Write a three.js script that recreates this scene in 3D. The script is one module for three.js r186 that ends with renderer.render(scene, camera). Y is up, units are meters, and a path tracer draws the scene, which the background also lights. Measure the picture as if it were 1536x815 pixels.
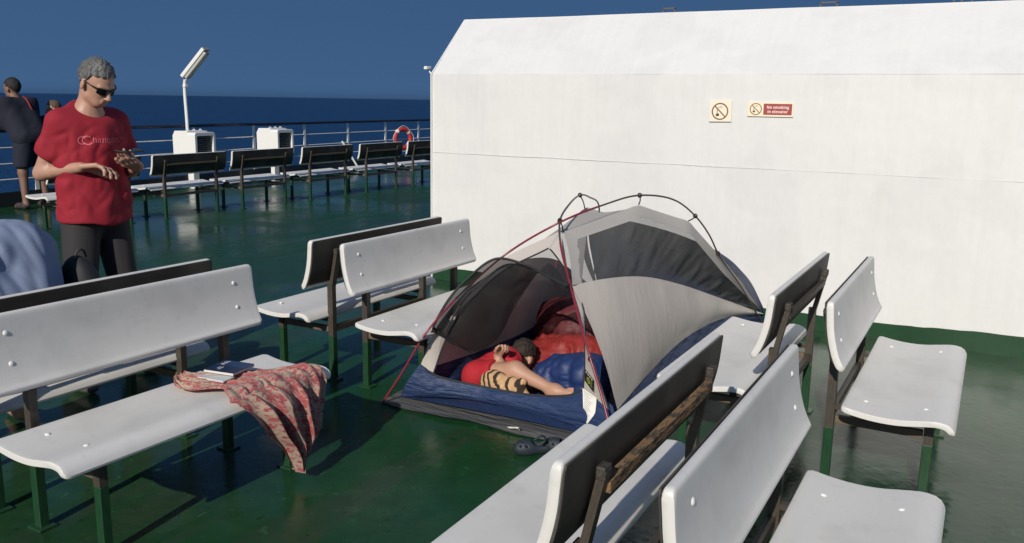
import * as THREE from 'three';
import { mergeGeometries, toCreasedNormals } from 'three/addons/utils/BufferGeometryUtils.js';
import { RoundedBoxGeometry } from 'three/addons/geometries/RoundedBoxGeometry.js';
import { DecalGeometry } from 'three/addons/geometries/DecalGeometry.js';

/* ---------------------------------------------------------------- camera, sky, sun, exposure */
const D2R = Math.PI / 180;
const scene = new THREE.Scene();
const camera = new THREE.PerspectiveCamera(34.94, 1536 / 815, 0.05, 60000);
camera.position.set(0, 1.65, 0);
camera.rotation.order = 'YXZ';
camera.rotation.set(-11.19 * D2R, 29 * D2R, 0.95 * D2R);
const SUN_EL = 30 * D2R, SUN_AZ = 9 * D2R;
const sunDir = new THREE.Vector3(Math.sin(SUN_AZ) * Math.cos(SUN_EL), Math.sin(SUN_EL), Math.cos(SUN_AZ) * Math.cos(SUN_EL));
{ // clear blue afternoon sky: deep blue overhead, a paler band at the horizon, a soft aureole round the sun
  const W = 512, H = 256, a = new Float32Array(W * H * 4), v = new THREE.Vector3();
  for (let j = 0; j < H; j++) for (let i = 0; i < W; i++) {
    const el = ((j + 0.5) / H - 0.5) * Math.PI, az = ((i + 0.5) / W - 0.5) * 2 * Math.PI;
    v.set(Math.cos(el) * Math.cos(az), Math.sin(el), Math.cos(el) * Math.sin(az));
    const h = Math.max(0, v.y), hz = Math.exp(-h * 5.0), c = Math.max(0, v.dot(sunDir));
    const glow = 0.16 * Math.pow(c, 6) + 0.9 * Math.pow(c, 40), wide = 0.5 * Math.pow(0.5 + 0.5 * v.dot(sunDir), 2);
    const k = (j * W + i) * 4, below = v.y < 0 ? 0.45 : 1;
    a[k] = (0.029 + 0.022 * hz + 0.10 * wide + 0.55 * glow) * below;
    a[k + 1] = (0.080 + 0.036 * hz + 0.14 * wide + 0.55 * glow) * below;
    a[k + 2] = (0.198 + 0.042 * hz + 0.20 * wide + 0.55 * glow) * below;
    a[k + 3] = 1;
  }
  const t = new THREE.DataTexture(a, W, H, THREE.RGBAFormat, THREE.FloatType);
  t.mapping = THREE.EquirectangularReflectionMapping; t.magFilter = t.minFilter = THREE.LinearFilter; t.needsUpdate = true;
  scene.background = t; scene.environment = t;
}
const sun = new THREE.DirectionalLight(new THREE.Color(1, 0.94, 0.84), 4.1);
sun.position.copy(sunDir).multiplyScalar(40).add(new THREE.Vector3(-4, 0, -6)); sun.target.position.set(-4, 0, -6);
sun.castShadow = true; sun.shadow.mapSize.set(4096, 4096);
Object.assign(sun.shadow.camera, { left: -16, right: 16, top: 16, bottom: -16, near: 1, far: 90 });
scene.add(sun, sun.target);
const renderer = new THREE.WebGLRenderer({ antialias: true });
renderer.toneMapping = THREE.LinearToneMapping; renderer.toneMappingExposure = 1.0; renderer.shadowMap.enabled = true;

/* ---------------------------------------------------------------- helpers */
const V = (x, y, z) => new THREE.Vector3(x, y, z);
function rng(seed) { let s = seed >>> 0; return () => { s = (s + 0x6D2B79F5) >>> 0; let t = s; t = Math.imul(t ^ (t >>> 15), t | 1); t ^= t + Math.imul(t ^ (t >>> 7), t | 61); return ((t ^ (t >>> 14)) >>> 0) / 4294967296; }; }
function hash3(x, y, z) { let h = Math.imul(x, 374761393) ^ Math.imul(y, 668265263) ^ Math.imul(z, 2147483647 ^ 1274126177); h = Math.imul(h ^ (h >>> 13), 1274126177); return ((h ^ (h >>> 16)) >>> 0) / 4294967296; }
const sm = (t) => t * t * (3 - 2 * t), mix = (a, b, t) => a + (b - a) * t, clamp = (x, a, b) => Math.min(b, Math.max(a, x));
const sstep = (a, b, x) => sm(clamp((x - a) / (b - a), 0, 1));
function noise3(x, y, z) {
  const xi = Math.floor(x), yi = Math.floor(y), zi = Math.floor(z), u = sm(x - xi), v = sm(y - yi), w = sm(z - zi), h = (a, b, c) => hash3(xi + a, yi + b, zi + c);
  return mix(mix(mix(h(0, 0, 0), h(1, 0, 0), u), mix(h(0, 1, 0), h(1, 1, 0), u), v), mix(mix(h(0, 0, 1), h(1, 0, 1), u), mix(h(0, 1, 1), h(1, 1, 1), u), v), w) * 2 - 1;
}
function tnoise(x, y, px, py, s) { // tileable 2D value noise, 0..1
  const xi = Math.floor(x), yi = Math.floor(y), u = sm(x - xi), v = sm(y - yi), m = (a, p) => ((a % p) + p) % p, h = (a, b) => hash3(m(xi + a, px), m(yi + b, py), s);
  return mix(mix(h(0, 0), h(1, 0), u), mix(h(0, 1), h(1, 1), u), v);
}
function tfbm(u, v, fx, fy, oct, s) { let r = 0, a = 0.5, n = 0; for (let i = 0; i < oct; i++) { r += a * tnoise(u * fx, v * fy, fx, fy, s + i * 17); n += a; a *= 0.55; fx *= 2; fy *= 2; } return r / n; }
const toS = (c) => 255 * (c <= 0.0031308 ? c * 12.92 : 1.055 * Math.pow(c, 1 / 2.4) - 0.055);
function tex(w, h, f, srgb = true) { // f(u, v) -> linear rgb or a number
  const a = new Uint8Array(w * h * 4);
  for (let j = 0; j < h; j++) for (let i = 0; i < w; i++) {
    const c = f((i + 0.5) / w, (j + 0.5) / h), k = (j * w + i) * 4, e = srgb ? toS : (x) => x * 255;
    if (typeof c === 'number') a[k] = a[k + 1] = a[k + 2] = clamp(e(c), 0, 255); else { a[k] = clamp(e(c[0]), 0, 255); a[k + 1] = clamp(e(c[1]), 0, 255); a[k + 2] = clamp(e(c[2]), 0, 255); }
    a[k + 3] = 255;
  }
  const t = new THREE.DataTexture(a, w, h); t.wrapS = t.wrapT = THREE.RepeatWrapping; t.magFilter = THREE.LinearFilter; t.minFilter = THREE.LinearMipmapLinearFilter; t.generateMipmaps = true;
  if (srgb) t.colorSpace = THREE.SRGBColorSpace; t.needsUpdate = true; return t;
}
const rep = (t, x, y) => { const c = t.clone(); c.repeat.set(x, y); c.needsUpdate = true; return c; };
const lin = (r, g, b) => new THREE.Color().setRGB(r, g, b);
function std(r, g, b, rough = 0.6, extra = {}) { return new THREE.MeshStandardMaterial({ color: lin(r, g, b), roughness: rough, side: THREE.DoubleSide, ...extra }); }
function phys(r, g, b, rough = 0.6, extra = {}) { return new THREE.MeshPhysicalMaterial({ color: lin(r, g, b), roughness: rough, side: THREE.DoubleSide, ...extra }); }
const names = {};
function numbered(n) { names[n] = (names[n] ?? -1) + 1; return names[n] ? `${n}_${String(names[n]).padStart(3, '0')}` : n; }
function mesh(name, geo, mat, parent) { const m = new THREE.Mesh(geo, mat); m.name = parent ? name : numbered(name); m.castShadow = m.receiveShadow = true; (parent || scene).add(m); return m; }
function tag(o, label, category, group, kind) { if (label) o.userData.label = label; if (category) o.userData.category = category; if (group) o.userData.group = group; if (kind) o.userData.kind = kind; return o; }
function thing(name, label, category, pos = [0, 0, 0], ry = 0, group) { const g = new THREE.Group(); g.name = numbered(name); g.position.set(...pos); g.rotation.y = ry; scene.add(g); return tag(g, label, category, group); }
const B = (x, y, z, w, h, d, r = 0) => { const g = r ? new RoundedBoxGeometry(w, h, d, 2, r) : new THREE.BoxGeometry(w, h, d); g.translate(x, y, z); return g; };
function strip(g) { const q = g.index ? g.toNonIndexed() : g; for (const k of Object.keys(q.attributes)) if (!['position', 'normal', 'uv'].includes(k)) q.deleteAttribute(k); if (!q.attributes.uv) q.setAttribute('uv', new THREE.BufferAttribute(new Float32Array(q.attributes.position.count * 2), 2)); return q; }
const merge = (...gs) => mergeGeometries(gs.flat().map(strip));
function bar(a, b, w, d = w, up = V(0, 1, 0)) { // rectangular bar from a to b
  const A = V(...a), Bv = V(...b), L = A.distanceTo(Bv), g = new THREE.BoxGeometry(w, L, d), y = Bv.clone().sub(A).normalize();
  g.applyQuaternion(new THREE.Quaternion().setFromUnitVectors(V(0, 1, 0), y)); g.translate((A.x + Bv.x) / 2, (A.y + Bv.y) / 2, (A.z + Bv.z) / 2); return g;
}
function rod(a, b, r0, r1 = r0, n = 10) {
  const A = V(...a), Bv = V(...b), L = A.distanceTo(Bv), g = new THREE.CylinderGeometry(r1, r0, L, n);
  g.applyQuaternion(new THREE.Quaternion().setFromUnitVectors(V(0, 1, 0), Bv.clone().sub(A).normalize())); g.translate((A.x + Bv.x) / 2, (A.y + Bv.y) / 2, (A.z + Bv.z) / 2); return g;
}
const curve = (pts, closed = false) => new THREE.CatmullRomCurve3(pts.map((p) => V(...p)), closed, 'centripetal');
const tube = (pts, r, n = 40, k = 8, closed = false) => new THREE.TubeGeometry(curve(pts, closed), n, r, k, closed);
function grid(nu, nv, f, uvf) { // sheet: f(u, v) -> [x, y, z]
  const p = [], uv = [], ix = [];
  for (let j = 0; j <= nv; j++) for (let i = 0; i <= nu; i++) { const q = f(i / nu, j / nv); p.push(q[0], q[1], q[2]); uv.push(...(uvf ? uvf(i / nu, j / nv, q) : [i / nu, j / nv])); }
  for (let j = 0; j < nv; j++) for (let i = 0; i < nu; i++) { const a = j * (nu + 1) + i, b = a + 1, c = a + nu + 1, d = c + 1; ix.push(a, b, d, a, d, c); }
  const g = new THREE.BufferGeometry(); g.setAttribute('position', new THREE.Float32BufferAttribute(p, 3)); g.setAttribute('uv', new THREE.Float32BufferAttribute(uv, 2)); g.setIndex(ix); g.computeVertexNormals(); return g;
}
function worldUV(g, f) { const p = g.attributes.position, uv = new Float32Array(p.count * 2); for (let i = 0; i < p.count; i++) { const q = f(p.getX(i), p.getY(i), p.getZ(i)); uv[2 * i] = q[0]; uv[2 * i + 1] = q[1]; } g.setAttribute('uv', new THREE.BufferAttribute(uv, 2)); return g; }

/* signed-distance bodies meshed with surface nets */
const smin = (a, b, k) => { const h = Math.max(k - Math.abs(a - b), 0) / k; return Math.min(a, b) - h * h * k * 0.25; };
const smax = (a, b, k) => -smin(-a, -b, k);
function cap(p, q, ra, rb) { // tapered capsule; p, q arrays
  const dx = q[0] - p[0], dy = q[1] - p[1], dz = q[2] - p[2], l2 = dx * dx + dy * dy + dz * dz || 1e-9;
  return (x, y, z) => { const t = clamp(((x - p[0]) * dx + (y - p[1]) * dy + (z - p[2]) * dz) / l2, 0, 1); return Math.hypot(x - p[0] - dx * t, y - p[1] - dy * t, z - p[2] - dz * t) - (ra + (rb - ra) * t); };
}
function ell(c, r, rot) { // ellipsoid, optional Euler rotation
  const q = rot ? new THREE.Quaternion().setFromEuler(new THREE.Euler(...rot)).invert() : null, v = V(0, 0, 0), m = Math.min(...r);
  return (x, y, z) => { v.set(x - c[0], y - c[1], z - c[2]); if (q) v.applyQuaternion(q); const k0 = Math.hypot(v.x / r[0], v.y / r[1], v.z / r[2]), k1 = Math.hypot(v.x / (r[0] * r[0]), v.y / (r[1] * r[1]), v.z / (r[2] * r[2])); return k1 < 1e-6 ? -m : k0 * (k0 - 1) / k1; };
}
const uni = (k, ...f) => (x, y, z) => { let d = f[0](x, y, z); for (let i = 1; i < f.length; i++) d = smin(d, f[i](x, y, z), k); return d; };
function nets(fn, lo, hi, cell) {
  const n = [0, 1, 2].map((i) => Math.ceil((hi[i] - lo[i]) / cell) + 1), [nx, ny, nz] = n, F = new Float32Array(nx * ny * nz), id = (i, j, k) => (k * ny + j) * nx + i;
  for (let k = 0; k < nz; k++) for (let j = 0; j < ny; j++) for (let i = 0; i < nx; i++) F[id(i, j, k)] = fn(lo[0] + i * cell, lo[1] + j * cell, lo[2] + k * cell);
  const vid = new Int32Array(nx * ny * nz).fill(-1), pos = [], ix = [];
  for (let k = 0; k < nz - 1; k++) for (let j = 0; j < ny - 1; j++) for (let i = 0; i < nx - 1; i++) {
    let s = 0, cx = 0, cy = 0, cz = 0, c = 0; const g = [];
    for (let b = 0; b < 8; b++) { const f = F[id(i + (b & 1), j + ((b >> 1) & 1), k + (b >> 2))]; g.push(f); if (f < 0) s |= 1 << b; }
    if (s === 0 || s === 255) continue;
    for (let b = 0; b < 8; b++) for (let a = 1; a < 8; a <<= 1) { if (b & a) continue; const e = b | a, fa = g[b], fb = g[e]; if ((fa < 0) === (fb < 0)) continue; const t = fa / (fa - fb); cx += (b & 1) + (a === 1 ? t : 0); cy += ((b >> 1) & 1) + (a === 2 ? t : 0); cz += (b >> 2) + (a === 4 ? t : 0); c++; }
    vid[id(i, j, k)] = pos.length / 3; pos.push(lo[0] + (i + cx / c) * cell, lo[1] + (j + cy / c) * cell, lo[2] + (k + cz / c) * cell);
  }
  const quad = (a, b, c, d, fl) => { if (a < 0 || b < 0 || c < 0 || d < 0) return; if (fl) ix.push(a, b, c, a, c, d); else ix.push(a, c, b, a, d, c); };
  for (let k = 1; k < nz - 1; k++) for (let j = 1; j < ny - 1; j++) for (let i = 1; i < nx - 1; i++) {
    const f = F[id(i, j, k)] < 0;
    if (f !== F[id(i + 1, j, k)] < 0) quad(vid[id(i, j - 1, k - 1)], vid[id(i, j, k - 1)], vid[id(i, j, k)], vid[id(i, j - 1, k)], f);
    if (f !== F[id(i, j + 1, k)] < 0) quad(vid[id(i - 1, j, k - 1)], vid[id(i - 1, j, k)], vid[id(i, j, k)], vid[id(i, j, k - 1)], f);
    if (f !== F[id(i, j, k + 1)] < 0) quad(vid[id(i - 1, j - 1, k)], vid[id(i, j - 1, k)], vid[id(i, j, k)], vid[id(i - 1, j, k)], f);
  }
  const g = new THREE.BufferGeometry(); g.setAttribute('position', new THREE.Float32BufferAttribute(pos, 3)); g.setIndex(ix); g.computeVertexNormals();
  g.setAttribute('uv', new THREE.BufferAttribute(new Float32Array(pos.length / 3 * 2), 2)); return g;
}
/* a hand: wrist O, forward d, palm side n; thumb side is d x n times flip */
function hand(O, d, n, flip, s, curl, spread = 0.06) {
  const o = V(...O), f = V(...d).normalize(), pn = V(...n); pn.addScaledVector(f, -pn.dot(f)).normalize(); const side = f.clone().cross(pn).multiplyScalar(flip), out = [];
  const add = (a, b, ra, rb) => out.push(cap(a.toArray(), b.toArray(), ra * s, rb * s)), len = [[0.040, 0.026, 0.020], [0.045, 0.029, 0.022], [0.042, 0.027, 0.021], [0.033, 0.020, 0.018]];
  for (let i = 0; i < 4; i++) {
    const off = 0.030 - 0.020 * i, base = o.clone().addScaledVector(side, off * 0.6 * s).addScaledVector(f, 0.008 * s), kn = o.clone().addScaledVector(side, off * s).addScaledVector(f, (0.088 - 0.004 * Math.abs(i - 1)) * s);
    add(base, kn, 0.014, 0.012); let p = kn, a = 0; const ca = Array.isArray(curl) ? curl[i] : curl, dir0 = f.clone().addScaledVector(side, spread * (1.5 - i)).normalize();
    for (let k = 0; k < 3; k++) { a += ca * (k ? 1.1 : 0.8); const q = p.clone().addScaledVector(dir0, Math.cos(a) * len[i][k] * s).addScaledVector(pn, Math.sin(a) * len[i][k] * s); add(p, q, 0.0098 - 0.0008 * k, 0.0092 - 0.0009 * k); p = q; }
  }
  const tb = o.clone().addScaledVector(side, 0.020 * s).addScaledVector(f, 0.020 * s), t1 = tb.clone().addScaledVector(side, 0.030 * s).addScaledVector(f, 0.030 * s).addScaledVector(pn, 0.012 * s), t2 = t1.clone().addScaledVector(side, 0.012 * s).addScaledVector(f, 0.026 * s).addScaledVector(pn, 0.012 * s), t3 = t2.clone().addScaledVector(f, 0.024 * s).addScaledVector(pn, 0.008 * s);
  add(tb, t1, 0.016, 0.012); add(t1, t2, 0.0115, 0.0105); add(t2, t3, 0.0105, 0.009);
  return uni(0.006 * s, ...out);
}
const boxOf = (pts, m) => [[0, 1, 2].map((i) => Math.min(...pts.map((p) => p[i])) - m), [0, 1, 2].map((i) => Math.max(...pts.map((p) => p[i])) + m)];

/* ---------------------------------------------------------------- textures and shared materials */
const deckCol = tex(1024, 1024, (u, v) => {
  const a = tfbm(u, v, 5, 5, 5, 11), b = tfbm(u, v, 3, 4, 4, 51), f = tfbm(u, v, 90, 90, 3, 77), st = tfbm(u, v, 60, 8, 3, 91), sp = tfbm(u, v, 200, 200, 1, 33);
  const w = sstep(0.50, 0.72, b) * (0.35 + 0.65 * f), d = sstep(0.56, 0.78, a), m = 0.82 + 0.36 * f;
  let r = mix(0.0095, 0.024, w), g = mix(0.050, 0.056, w), bl = mix(0.0175, 0.026, w);
  r = mix(r, 0.010, d * 0.5); g = mix(g, 0.034, d * 0.5); bl = mix(bl, 0.026, d * 0.5);
  const s = sstep(0.54, 0.70, st) * 0.45, k = sp > 0.93 ? 1.5 : sp < 0.06 ? 0.6 : 1; r = mix(r, 0.03, s); g = mix(g, 0.045, s); bl = mix(bl, 0.03, s);
  return [r * m * k, g * m * k, bl * m * k];
});
const deckRough = tex(1024, 1024, (u, v) => { const a = tfbm(u, v, 6, 6, 5, 201), f = tfbm(u, v, 120, 120, 2, 7), st = tfbm(u, v, 40, 6, 3, 92); return 0.12 + 0.24 * sstep(0.36, 0.70, a) + 0.06 * f + 0.08 * sstep(0.55, 0.75, st); }, false);
const deckBump = tex(1024, 1024, (u, v) => 0.72 * tfbm(u, v, 22, 22, 3, 301) + 0.28 * tfbm(u, v, 240, 240, 2, 302), false);
const deckMat = new THREE.MeshPhysicalMaterial({ map: deckCol, roughnessMap: deckRough, roughness: 1, bumpMap: deckBump, bumpScale: 0.0032, side: THREE.DoubleSide, ior: 1.5, specularIntensity: 0.50 });
const wallCol = tex(1024, 512, (u, v) => { // brushed-on white deck paint with touched-up patches and faint streaks
  const st = tfbm(u, v, 140, 6, 3, 5), pt = tfbm(u, v, 9, 5, 3, 15), p2 = tfbm(u, v, 24, 12, 2, 35), f = tfbm(u, v, 200, 100, 2, 25);
  const k = 0.975 + 0.05 * (st - 0.5) + 0.03 * (f - 0.5) - 0.030 * sstep(0.54, 0.66, pt) - 0.016 * sstep(0.60, 0.68, p2), c = 0.006 * sstep(0.56, 0.66, pt);
  return [0.705 * k - c * 0.6, 0.695 * k - c * 0.2, 0.68 * k + c * 0.3];
});
const wallBump = tex(512, 512, (u, v) => 0.6 * tfbm(u, v, 12, 12, 4, 401) + 0.4 * tfbm(u, v, 90, 30, 2, 402), false);
const wallMat = new THREE.MeshStandardMaterial({ map: wallCol, bumpMap: wallBump, bumpScale: 0.004, roughness: 0.5, side: THREE.DoubleSide });
const plasticCol = tex(512, 512, (u, v) => { const a = tfbm(u, v, 4, 4, 5, 61), s = tfbm(u, v, 150, 150, 1, 62), st = tfbm(u, v, 6, 60, 3, 63); const k = 1 - 0.09 * sstep(0.45, 0.7, a) - 0.04 * (st - 0.5) - (s > 0.965 ? 0.2 : 0) - 0.045 * sstep(0.64, 0.74, tfbm(u, v, 22, 22, 4, 66)); return [0.66 * k, 0.642 * k, 0.615 * k * (1 - 0.02 * a)]; });
const plasticBump = tex(512, 512, (u, v) => 0.7 * tfbm(u, v, 10, 10, 3, 64) + 0.3 * tfbm(u, v, 120, 120, 2, 65), false);
const seatMat = new THREE.MeshPhysicalMaterial({ map: plasticCol, bumpMap: plasticBump, bumpScale: 0.0005, roughness: 0.46, side: THREE.DoubleSide });
const darkCol = tex(512, 512, (u, v) => { const a = tfbm(u, v, 5, 5, 5, 71), s = tfbm(u, v, 4, 90, 3, 72); const k = 0.7 + 0.7 * sstep(0.35, 0.75, a) + 0.3 * (s - 0.5); return [0.050 * k, 0.044 * k, 0.035 * k]; });
const backMat = new THREE.MeshStandardMaterial({ map: darkCol, roughness: 0.62, side: THREE.DoubleSide });
const frameCol = tex(256, 256, (u, v) => { const a = tfbm(u, v, 5, 14, 4, 81), r = sstep(0.60, 0.75, tfbm(u, v, 9, 9, 4, 82)); const k = 0.7 + 0.7 * a; return [mix(0.050 * k, 0.11, r * 0.6), mix(0.043 * k, 0.055, r * 0.6), mix(0.034 * k, 0.025, r * 0.6)]; });
const frameMat = new THREE.MeshStandardMaterial({ map: frameCol, roughness: 0.5, side: THREE.DoubleSide });
const rustCol = tex(256, 256, (u, v) => { const a = tfbm(u, v, 16, 16, 5, 83), b = tfbm(u, v, 50, 50, 3, 84); const k = sstep(0.36, 0.56, a); return [mix(0.055, 0.20, k) * (0.6 + 0.8 * b), mix(0.042, 0.12, k) * (0.6 + 0.8 * b), mix(0.03, 0.058, k) * (0.6 + 0.8 * b)]; });
const rustBump = tex(256, 256, (u, v) => tfbm(u, v, 24, 24, 4, 85), false);
const rustMat = new THREE.MeshStandardMaterial({ map: rustCol, bumpMap: rustBump, bumpScale: 0.006, roughness: 0.95, side: THREE.DoubleSide });
const barMat = new THREE.MeshStandardMaterial({ map: tex(128, 128, (u, v) => { const a = tfbm(u, v, 5, 20, 4, 86); return [0.13 * (0.6 + 0.8 * a), 0.095 * (0.6 + 0.8 * a), 0.06 * (0.6 + 0.8 * a)]; }), roughness: 0.6, side: THREE.DoubleSide });
const greenCol = tex(256, 256, (u, v) => { const a = tfbm(u, v, 6, 6, 5, 87); const k = 0.7 + 0.6 * a; return [0.014 * k, 0.052 * k, 0.022 * k]; });
const greenMat = new THREE.MeshStandardMaterial({ map: greenCol, roughness: 0.35, side: THREE.DoubleSide });
const whiteMat = std(0.74, 0.73, 0.70, 0.4);
const blackMat = std(0.012, 0.012, 0.013, 0.5);

/* ---------------------------------------------------------------- setting: sea, deck, coaming */
{
  const g = new THREE.PlaneGeometry(90000, 90000); g.rotateX(-Math.PI / 2); worldUV(g, (x, y, z) => [x / 60, z / 60]);
  const seaBump = tex(512, 512, (u, v) => 0.6 * tfbm(u, v, 16, 24, 4, 501) + 0.4 * Math.abs(tfbm(u, v, 40, 50, 3, 502) * 2 - 1), false);
  const seaCol = tex(512, 512, (u, v) => { const k = 0.75 + 0.5 * tfbm(u, v, 10, 14, 5, 503); return [0.0045 * k, 0.032 * k, 0.094 * k]; });
  const s = mesh('sea', g, new THREE.MeshPhysicalMaterial({ map: seaCol, bumpMap: seaBump, bumpScale: 0.9, roughness: 0.42, specularIntensity: 0.28 }));
  s.position.y = -18; s.userData.kind = 'structure';
}
const railA = V(-12.41, 0, -4.0), railB = V(-14.63, 0, -30.0), railDir = railB.clone().sub(railA).normalize();
const onRail = (z) => { const t = (z - railA.z) / railDir.z; return V(railA.x + railDir.x * t, 0, z); };
{
  const sh = new THREE.Shape(); const e0 = onRail(14), e1 = onRail(-34);
  sh.moveTo(e0.x - 0.12, -14); sh.lineTo(8, -14); sh.lineTo(8, 34); sh.lineTo(e1.x - 0.12, 34); sh.closePath();
  const g = new THREE.ExtrudeGeometry(sh, { depth: 0.4, bevelEnabled: false }); g.rotateX(-Math.PI / 2); g.translate(0, -0.4, 0); worldUV(g, (x, y, z) => [x / 7.3, z / 7.3]);
  mesh('deck', g, deckMat).userData.kind = 'structure';
  const c = bar(onRail(14).toArray(), e1.toArray(), 0.10, 0.20); c.translate(0, 0.102, 0);
  tag(mesh('deck_edge_coaming', c, std(0.016, 0.02, 0.02, 0.5)), 'low dark coaming along the deck edge under the railing', 'coaming');
}

/* ---------------------------------------------------------------- white deckhouse */
const WZ = -6.59;
{
  const t = thing('deckhouse', 'white painted steel deckhouse with sloping top and green foot band', 'deckhouse', [0, 0, WZ]);
  const R = rng(5), XL = -4.51, XR = 5.2;
  const uvw = (g) => worldUV(g, (x, y, z) => [x / 4.6, (y - z) / 2.6]);
  const plate = (name, y0, y1, zoff) => { const g = grid(90, 14, (u, v) => { const x = mix(XL, XR, u), y = mix(y0, y1, v); return [x, y, zoff + 0.0035 * noise3(x * 1.3, y * 1.6, 7) + 0.002 * noise3(x * 4, y * 4, 3)]; }); uvw(g); return mesh(name, g, wallMat, t); };
  plate('wall_plate', 0.0, 1.178, 0.0); plate('wall_plate', 1.178, 1.872, -0.004);
  const sl = grid(60, 8, (u, v) => { const x = mix(XL, XR, u); return [x, mix(1.872, 2.392, v) + 0.002 * noise3(x * 2, v * 3, 9), mix(-0.004, -0.55, v)]; }); uvw(sl); mesh('sloping_top_plate', sl, wallMat, t);
  mesh('roof_plate', uvw(B((XL + XR) / 2, 2.38, -2.02, XR - XL - 0.01, 0.02, 2.95)), wallMat, t);
  { const s = new THREE.Shape(); s.moveTo(0.012, 0); s.lineTo(0.012, 1.872); s.lineTo(-0.55, 2.392); s.lineTo(-3.5, 2.392); s.lineTo(-3.5, 0); s.closePath(); // end plate, seen edge-on
    const g = new THREE.ExtrudeGeometry(s, { depth: 0.012, bevelEnabled: false }); g.rotateY(-Math.PI / 2); g.scale(1, 1, 1); g.translate(XL + 0.004, 0, 0); mesh('end_plate', uvw(g), wallMat, t); }
  const seam = []; for (let i = 0; i <= 120; i++) { const x = mix(XL, XR, i / 120); seam.push([x, 1.178 + 0.0025 * noise3(x * 6, 1, 1), 0.002]); }
  mesh('weld_seam', tube(seam, 0.0016, 360, 6), wallMat, t);
  const bg = grid(220, 2, (u, v) => { const x = mix(XL + 0.01, XR - 0.01, u), top = 0.118 + 0.030 * sstep(-1.2, 0.6, x) + 0.006 * noise3(x * 2.2, 4, 2) + 0.003 * noise3(x * 12, 4, 2); return [x, top * v, 0.0075]; }); worldUV(bg, (x, y) => [x / 1.2, y / 1.2]);
  mesh('green_foot_band', bg, greenMat, t);
  for (const [x, w] of [[-2.51, 0.10], [-1.24, 0.12], [-0.36, 0.05], [-0.22, 0.10]]) mesh('roof_bracket', merge(bar([x - w / 2, 2.39, -0.56], [x - w / 2, 2.425, -0.56], 0.012), bar([x + w / 2, 2.39, -0.56], [x + w / 2, 2.425, -0.56], 0.012), bar([x - w / 2 - 0.006, 2.425, -0.56], [x + w / 2 + 0.006, 2.425, -0.56], 0.012)), std(0.09, 0.08, 0.07, 0.6), t);
}
{ // small camera at the wall's corner
  const t = thing('deck_camera', 'tiny white deck camera bracketed to the corner of the white wall', 'camera', [-4.525, 1.86, -6.64]);
  mesh('bracket', rod([0, 0, 0.01], [-0.045, 0.05, 0.02], 0.007), whiteMat, t); mesh('housing', B(-0.045, 0.068, 0.03, 0.035, 0.03, 0.08, 0.008), whiteMat, t);
}

/* ---------------------------------------------------------------- signs on the wall */
function canvasTex(w, h, draw) { const c = document.createElement('canvas'); c.width = w; c.height = h; draw(c.getContext('2d'), w, h); const t = new THREE.CanvasTexture(c); t.colorSpace = THREE.SRGBColorSpace; return t; }
function noSmoke(x, cx, cy, r, ring) {
  x.strokeStyle = '#5b4a42'; x.lineWidth = r * 0.07; x.fillStyle = '#4a4038'; // hand with a cigarette: plain strokes under the bar
  x.beginPath(); x.roundRect(cx - r * 0.45, cy + r * 0.22, r * 0.36, r * 0.30, r * 0.1); x.fill();
  x.beginPath(); x.moveTo(cx - r * 0.30, cy + r * 0.2); x.lineTo(cx - r * 0.32, cy - r * 0.2); x.stroke(); x.strokeStyle = '#b9a893'; x.beginPath(); x.arc(cx - r * 0.05, cy - r * 0.25, r * 0.22, 2.6, 6.0); x.stroke(); x.beginPath(); x.arc(cx + r * 0.12, cy - r * 0.38, r * 0.18, 3, 6.2); x.stroke();
  x.strokeStyle = ring; x.lineWidth = r * 0.14; x.beginPath(); x.arc(cx, cy, r * 0.86, 0, 7); x.stroke(); x.lineWidth = r * 0.13; x.beginPath(); x.moveTo(cx - r * 0.6, cy - r * 0.6); x.lineTo(cx + r * 0.6, cy + r * 0.6); x.stroke();
}
{
  const a = canvasTex(256, 240, (x, w, h) => { x.fillStyle = '#e6dfca'; x.fillRect(0, 0, w, h); x.fillStyle = '#e9dfc6'; x.beginPath(); x.arc(w * 0.48, h * 0.52, 92, 0, 7); x.fill(); noSmoke(x, w * 0.48, h * 0.52, 104, '#7a4b3f'); });
  const s = thing('wall_sign', 'square cream sign with a barred cigarette in a circle on white wall', 'sign', [-1.862, 1.52, WZ + 0.002]);
  mesh('sign_plate', B(0, 0.08, 0.004, 0.172, 0.162, 0.006, 0.002), std(0.70, 0.67, 0.58, 0.5), s); const f = new THREE.PlaneGeometry(0.168, 0.158); f.translate(0, 0.08, 0.0085); mesh('sign_print', f, new THREE.MeshStandardMaterial({ map: a, roughness: 0.45 }), s); s.rotation.z = 0.02;
  const b = canvasTex(512, 164, (x, w, h) => { x.fillStyle = '#e8dfc2'; x.fillRect(0, 0, w, h); noSmoke(x, 92, 80, 74, '#8a5a48'); x.fillStyle = '#9c4644'; x.fillRect(180, 16, 318, 128); x.fillStyle = '#f0dcd4'; x.font = 'bold 44px sans-serif'; x.textAlign = 'center'; x.fillText('No smoking', 340, 72); x.fillText('in elevator', 340, 122); });
  const s2 = thing('wall_sign', 'long cream and red sign reading No smoking in elevator', 'sign', [-1.493, 1.565, WZ + 0.002]);
  mesh('sign_plate', B(0, 0.053, 0.004, 0.334, 0.107, 0.006, 0.002), std(0.70, 0.67, 0.58, 0.5), s2); const f2 = new THREE.PlaneGeometry(0.330, 0.104); f2.translate(0, 0.053, 0.0085); mesh('sign_print', f2, new THREE.MeshStandardMaterial({ map: b, roughness: 0.45 }), s2);
}

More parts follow.
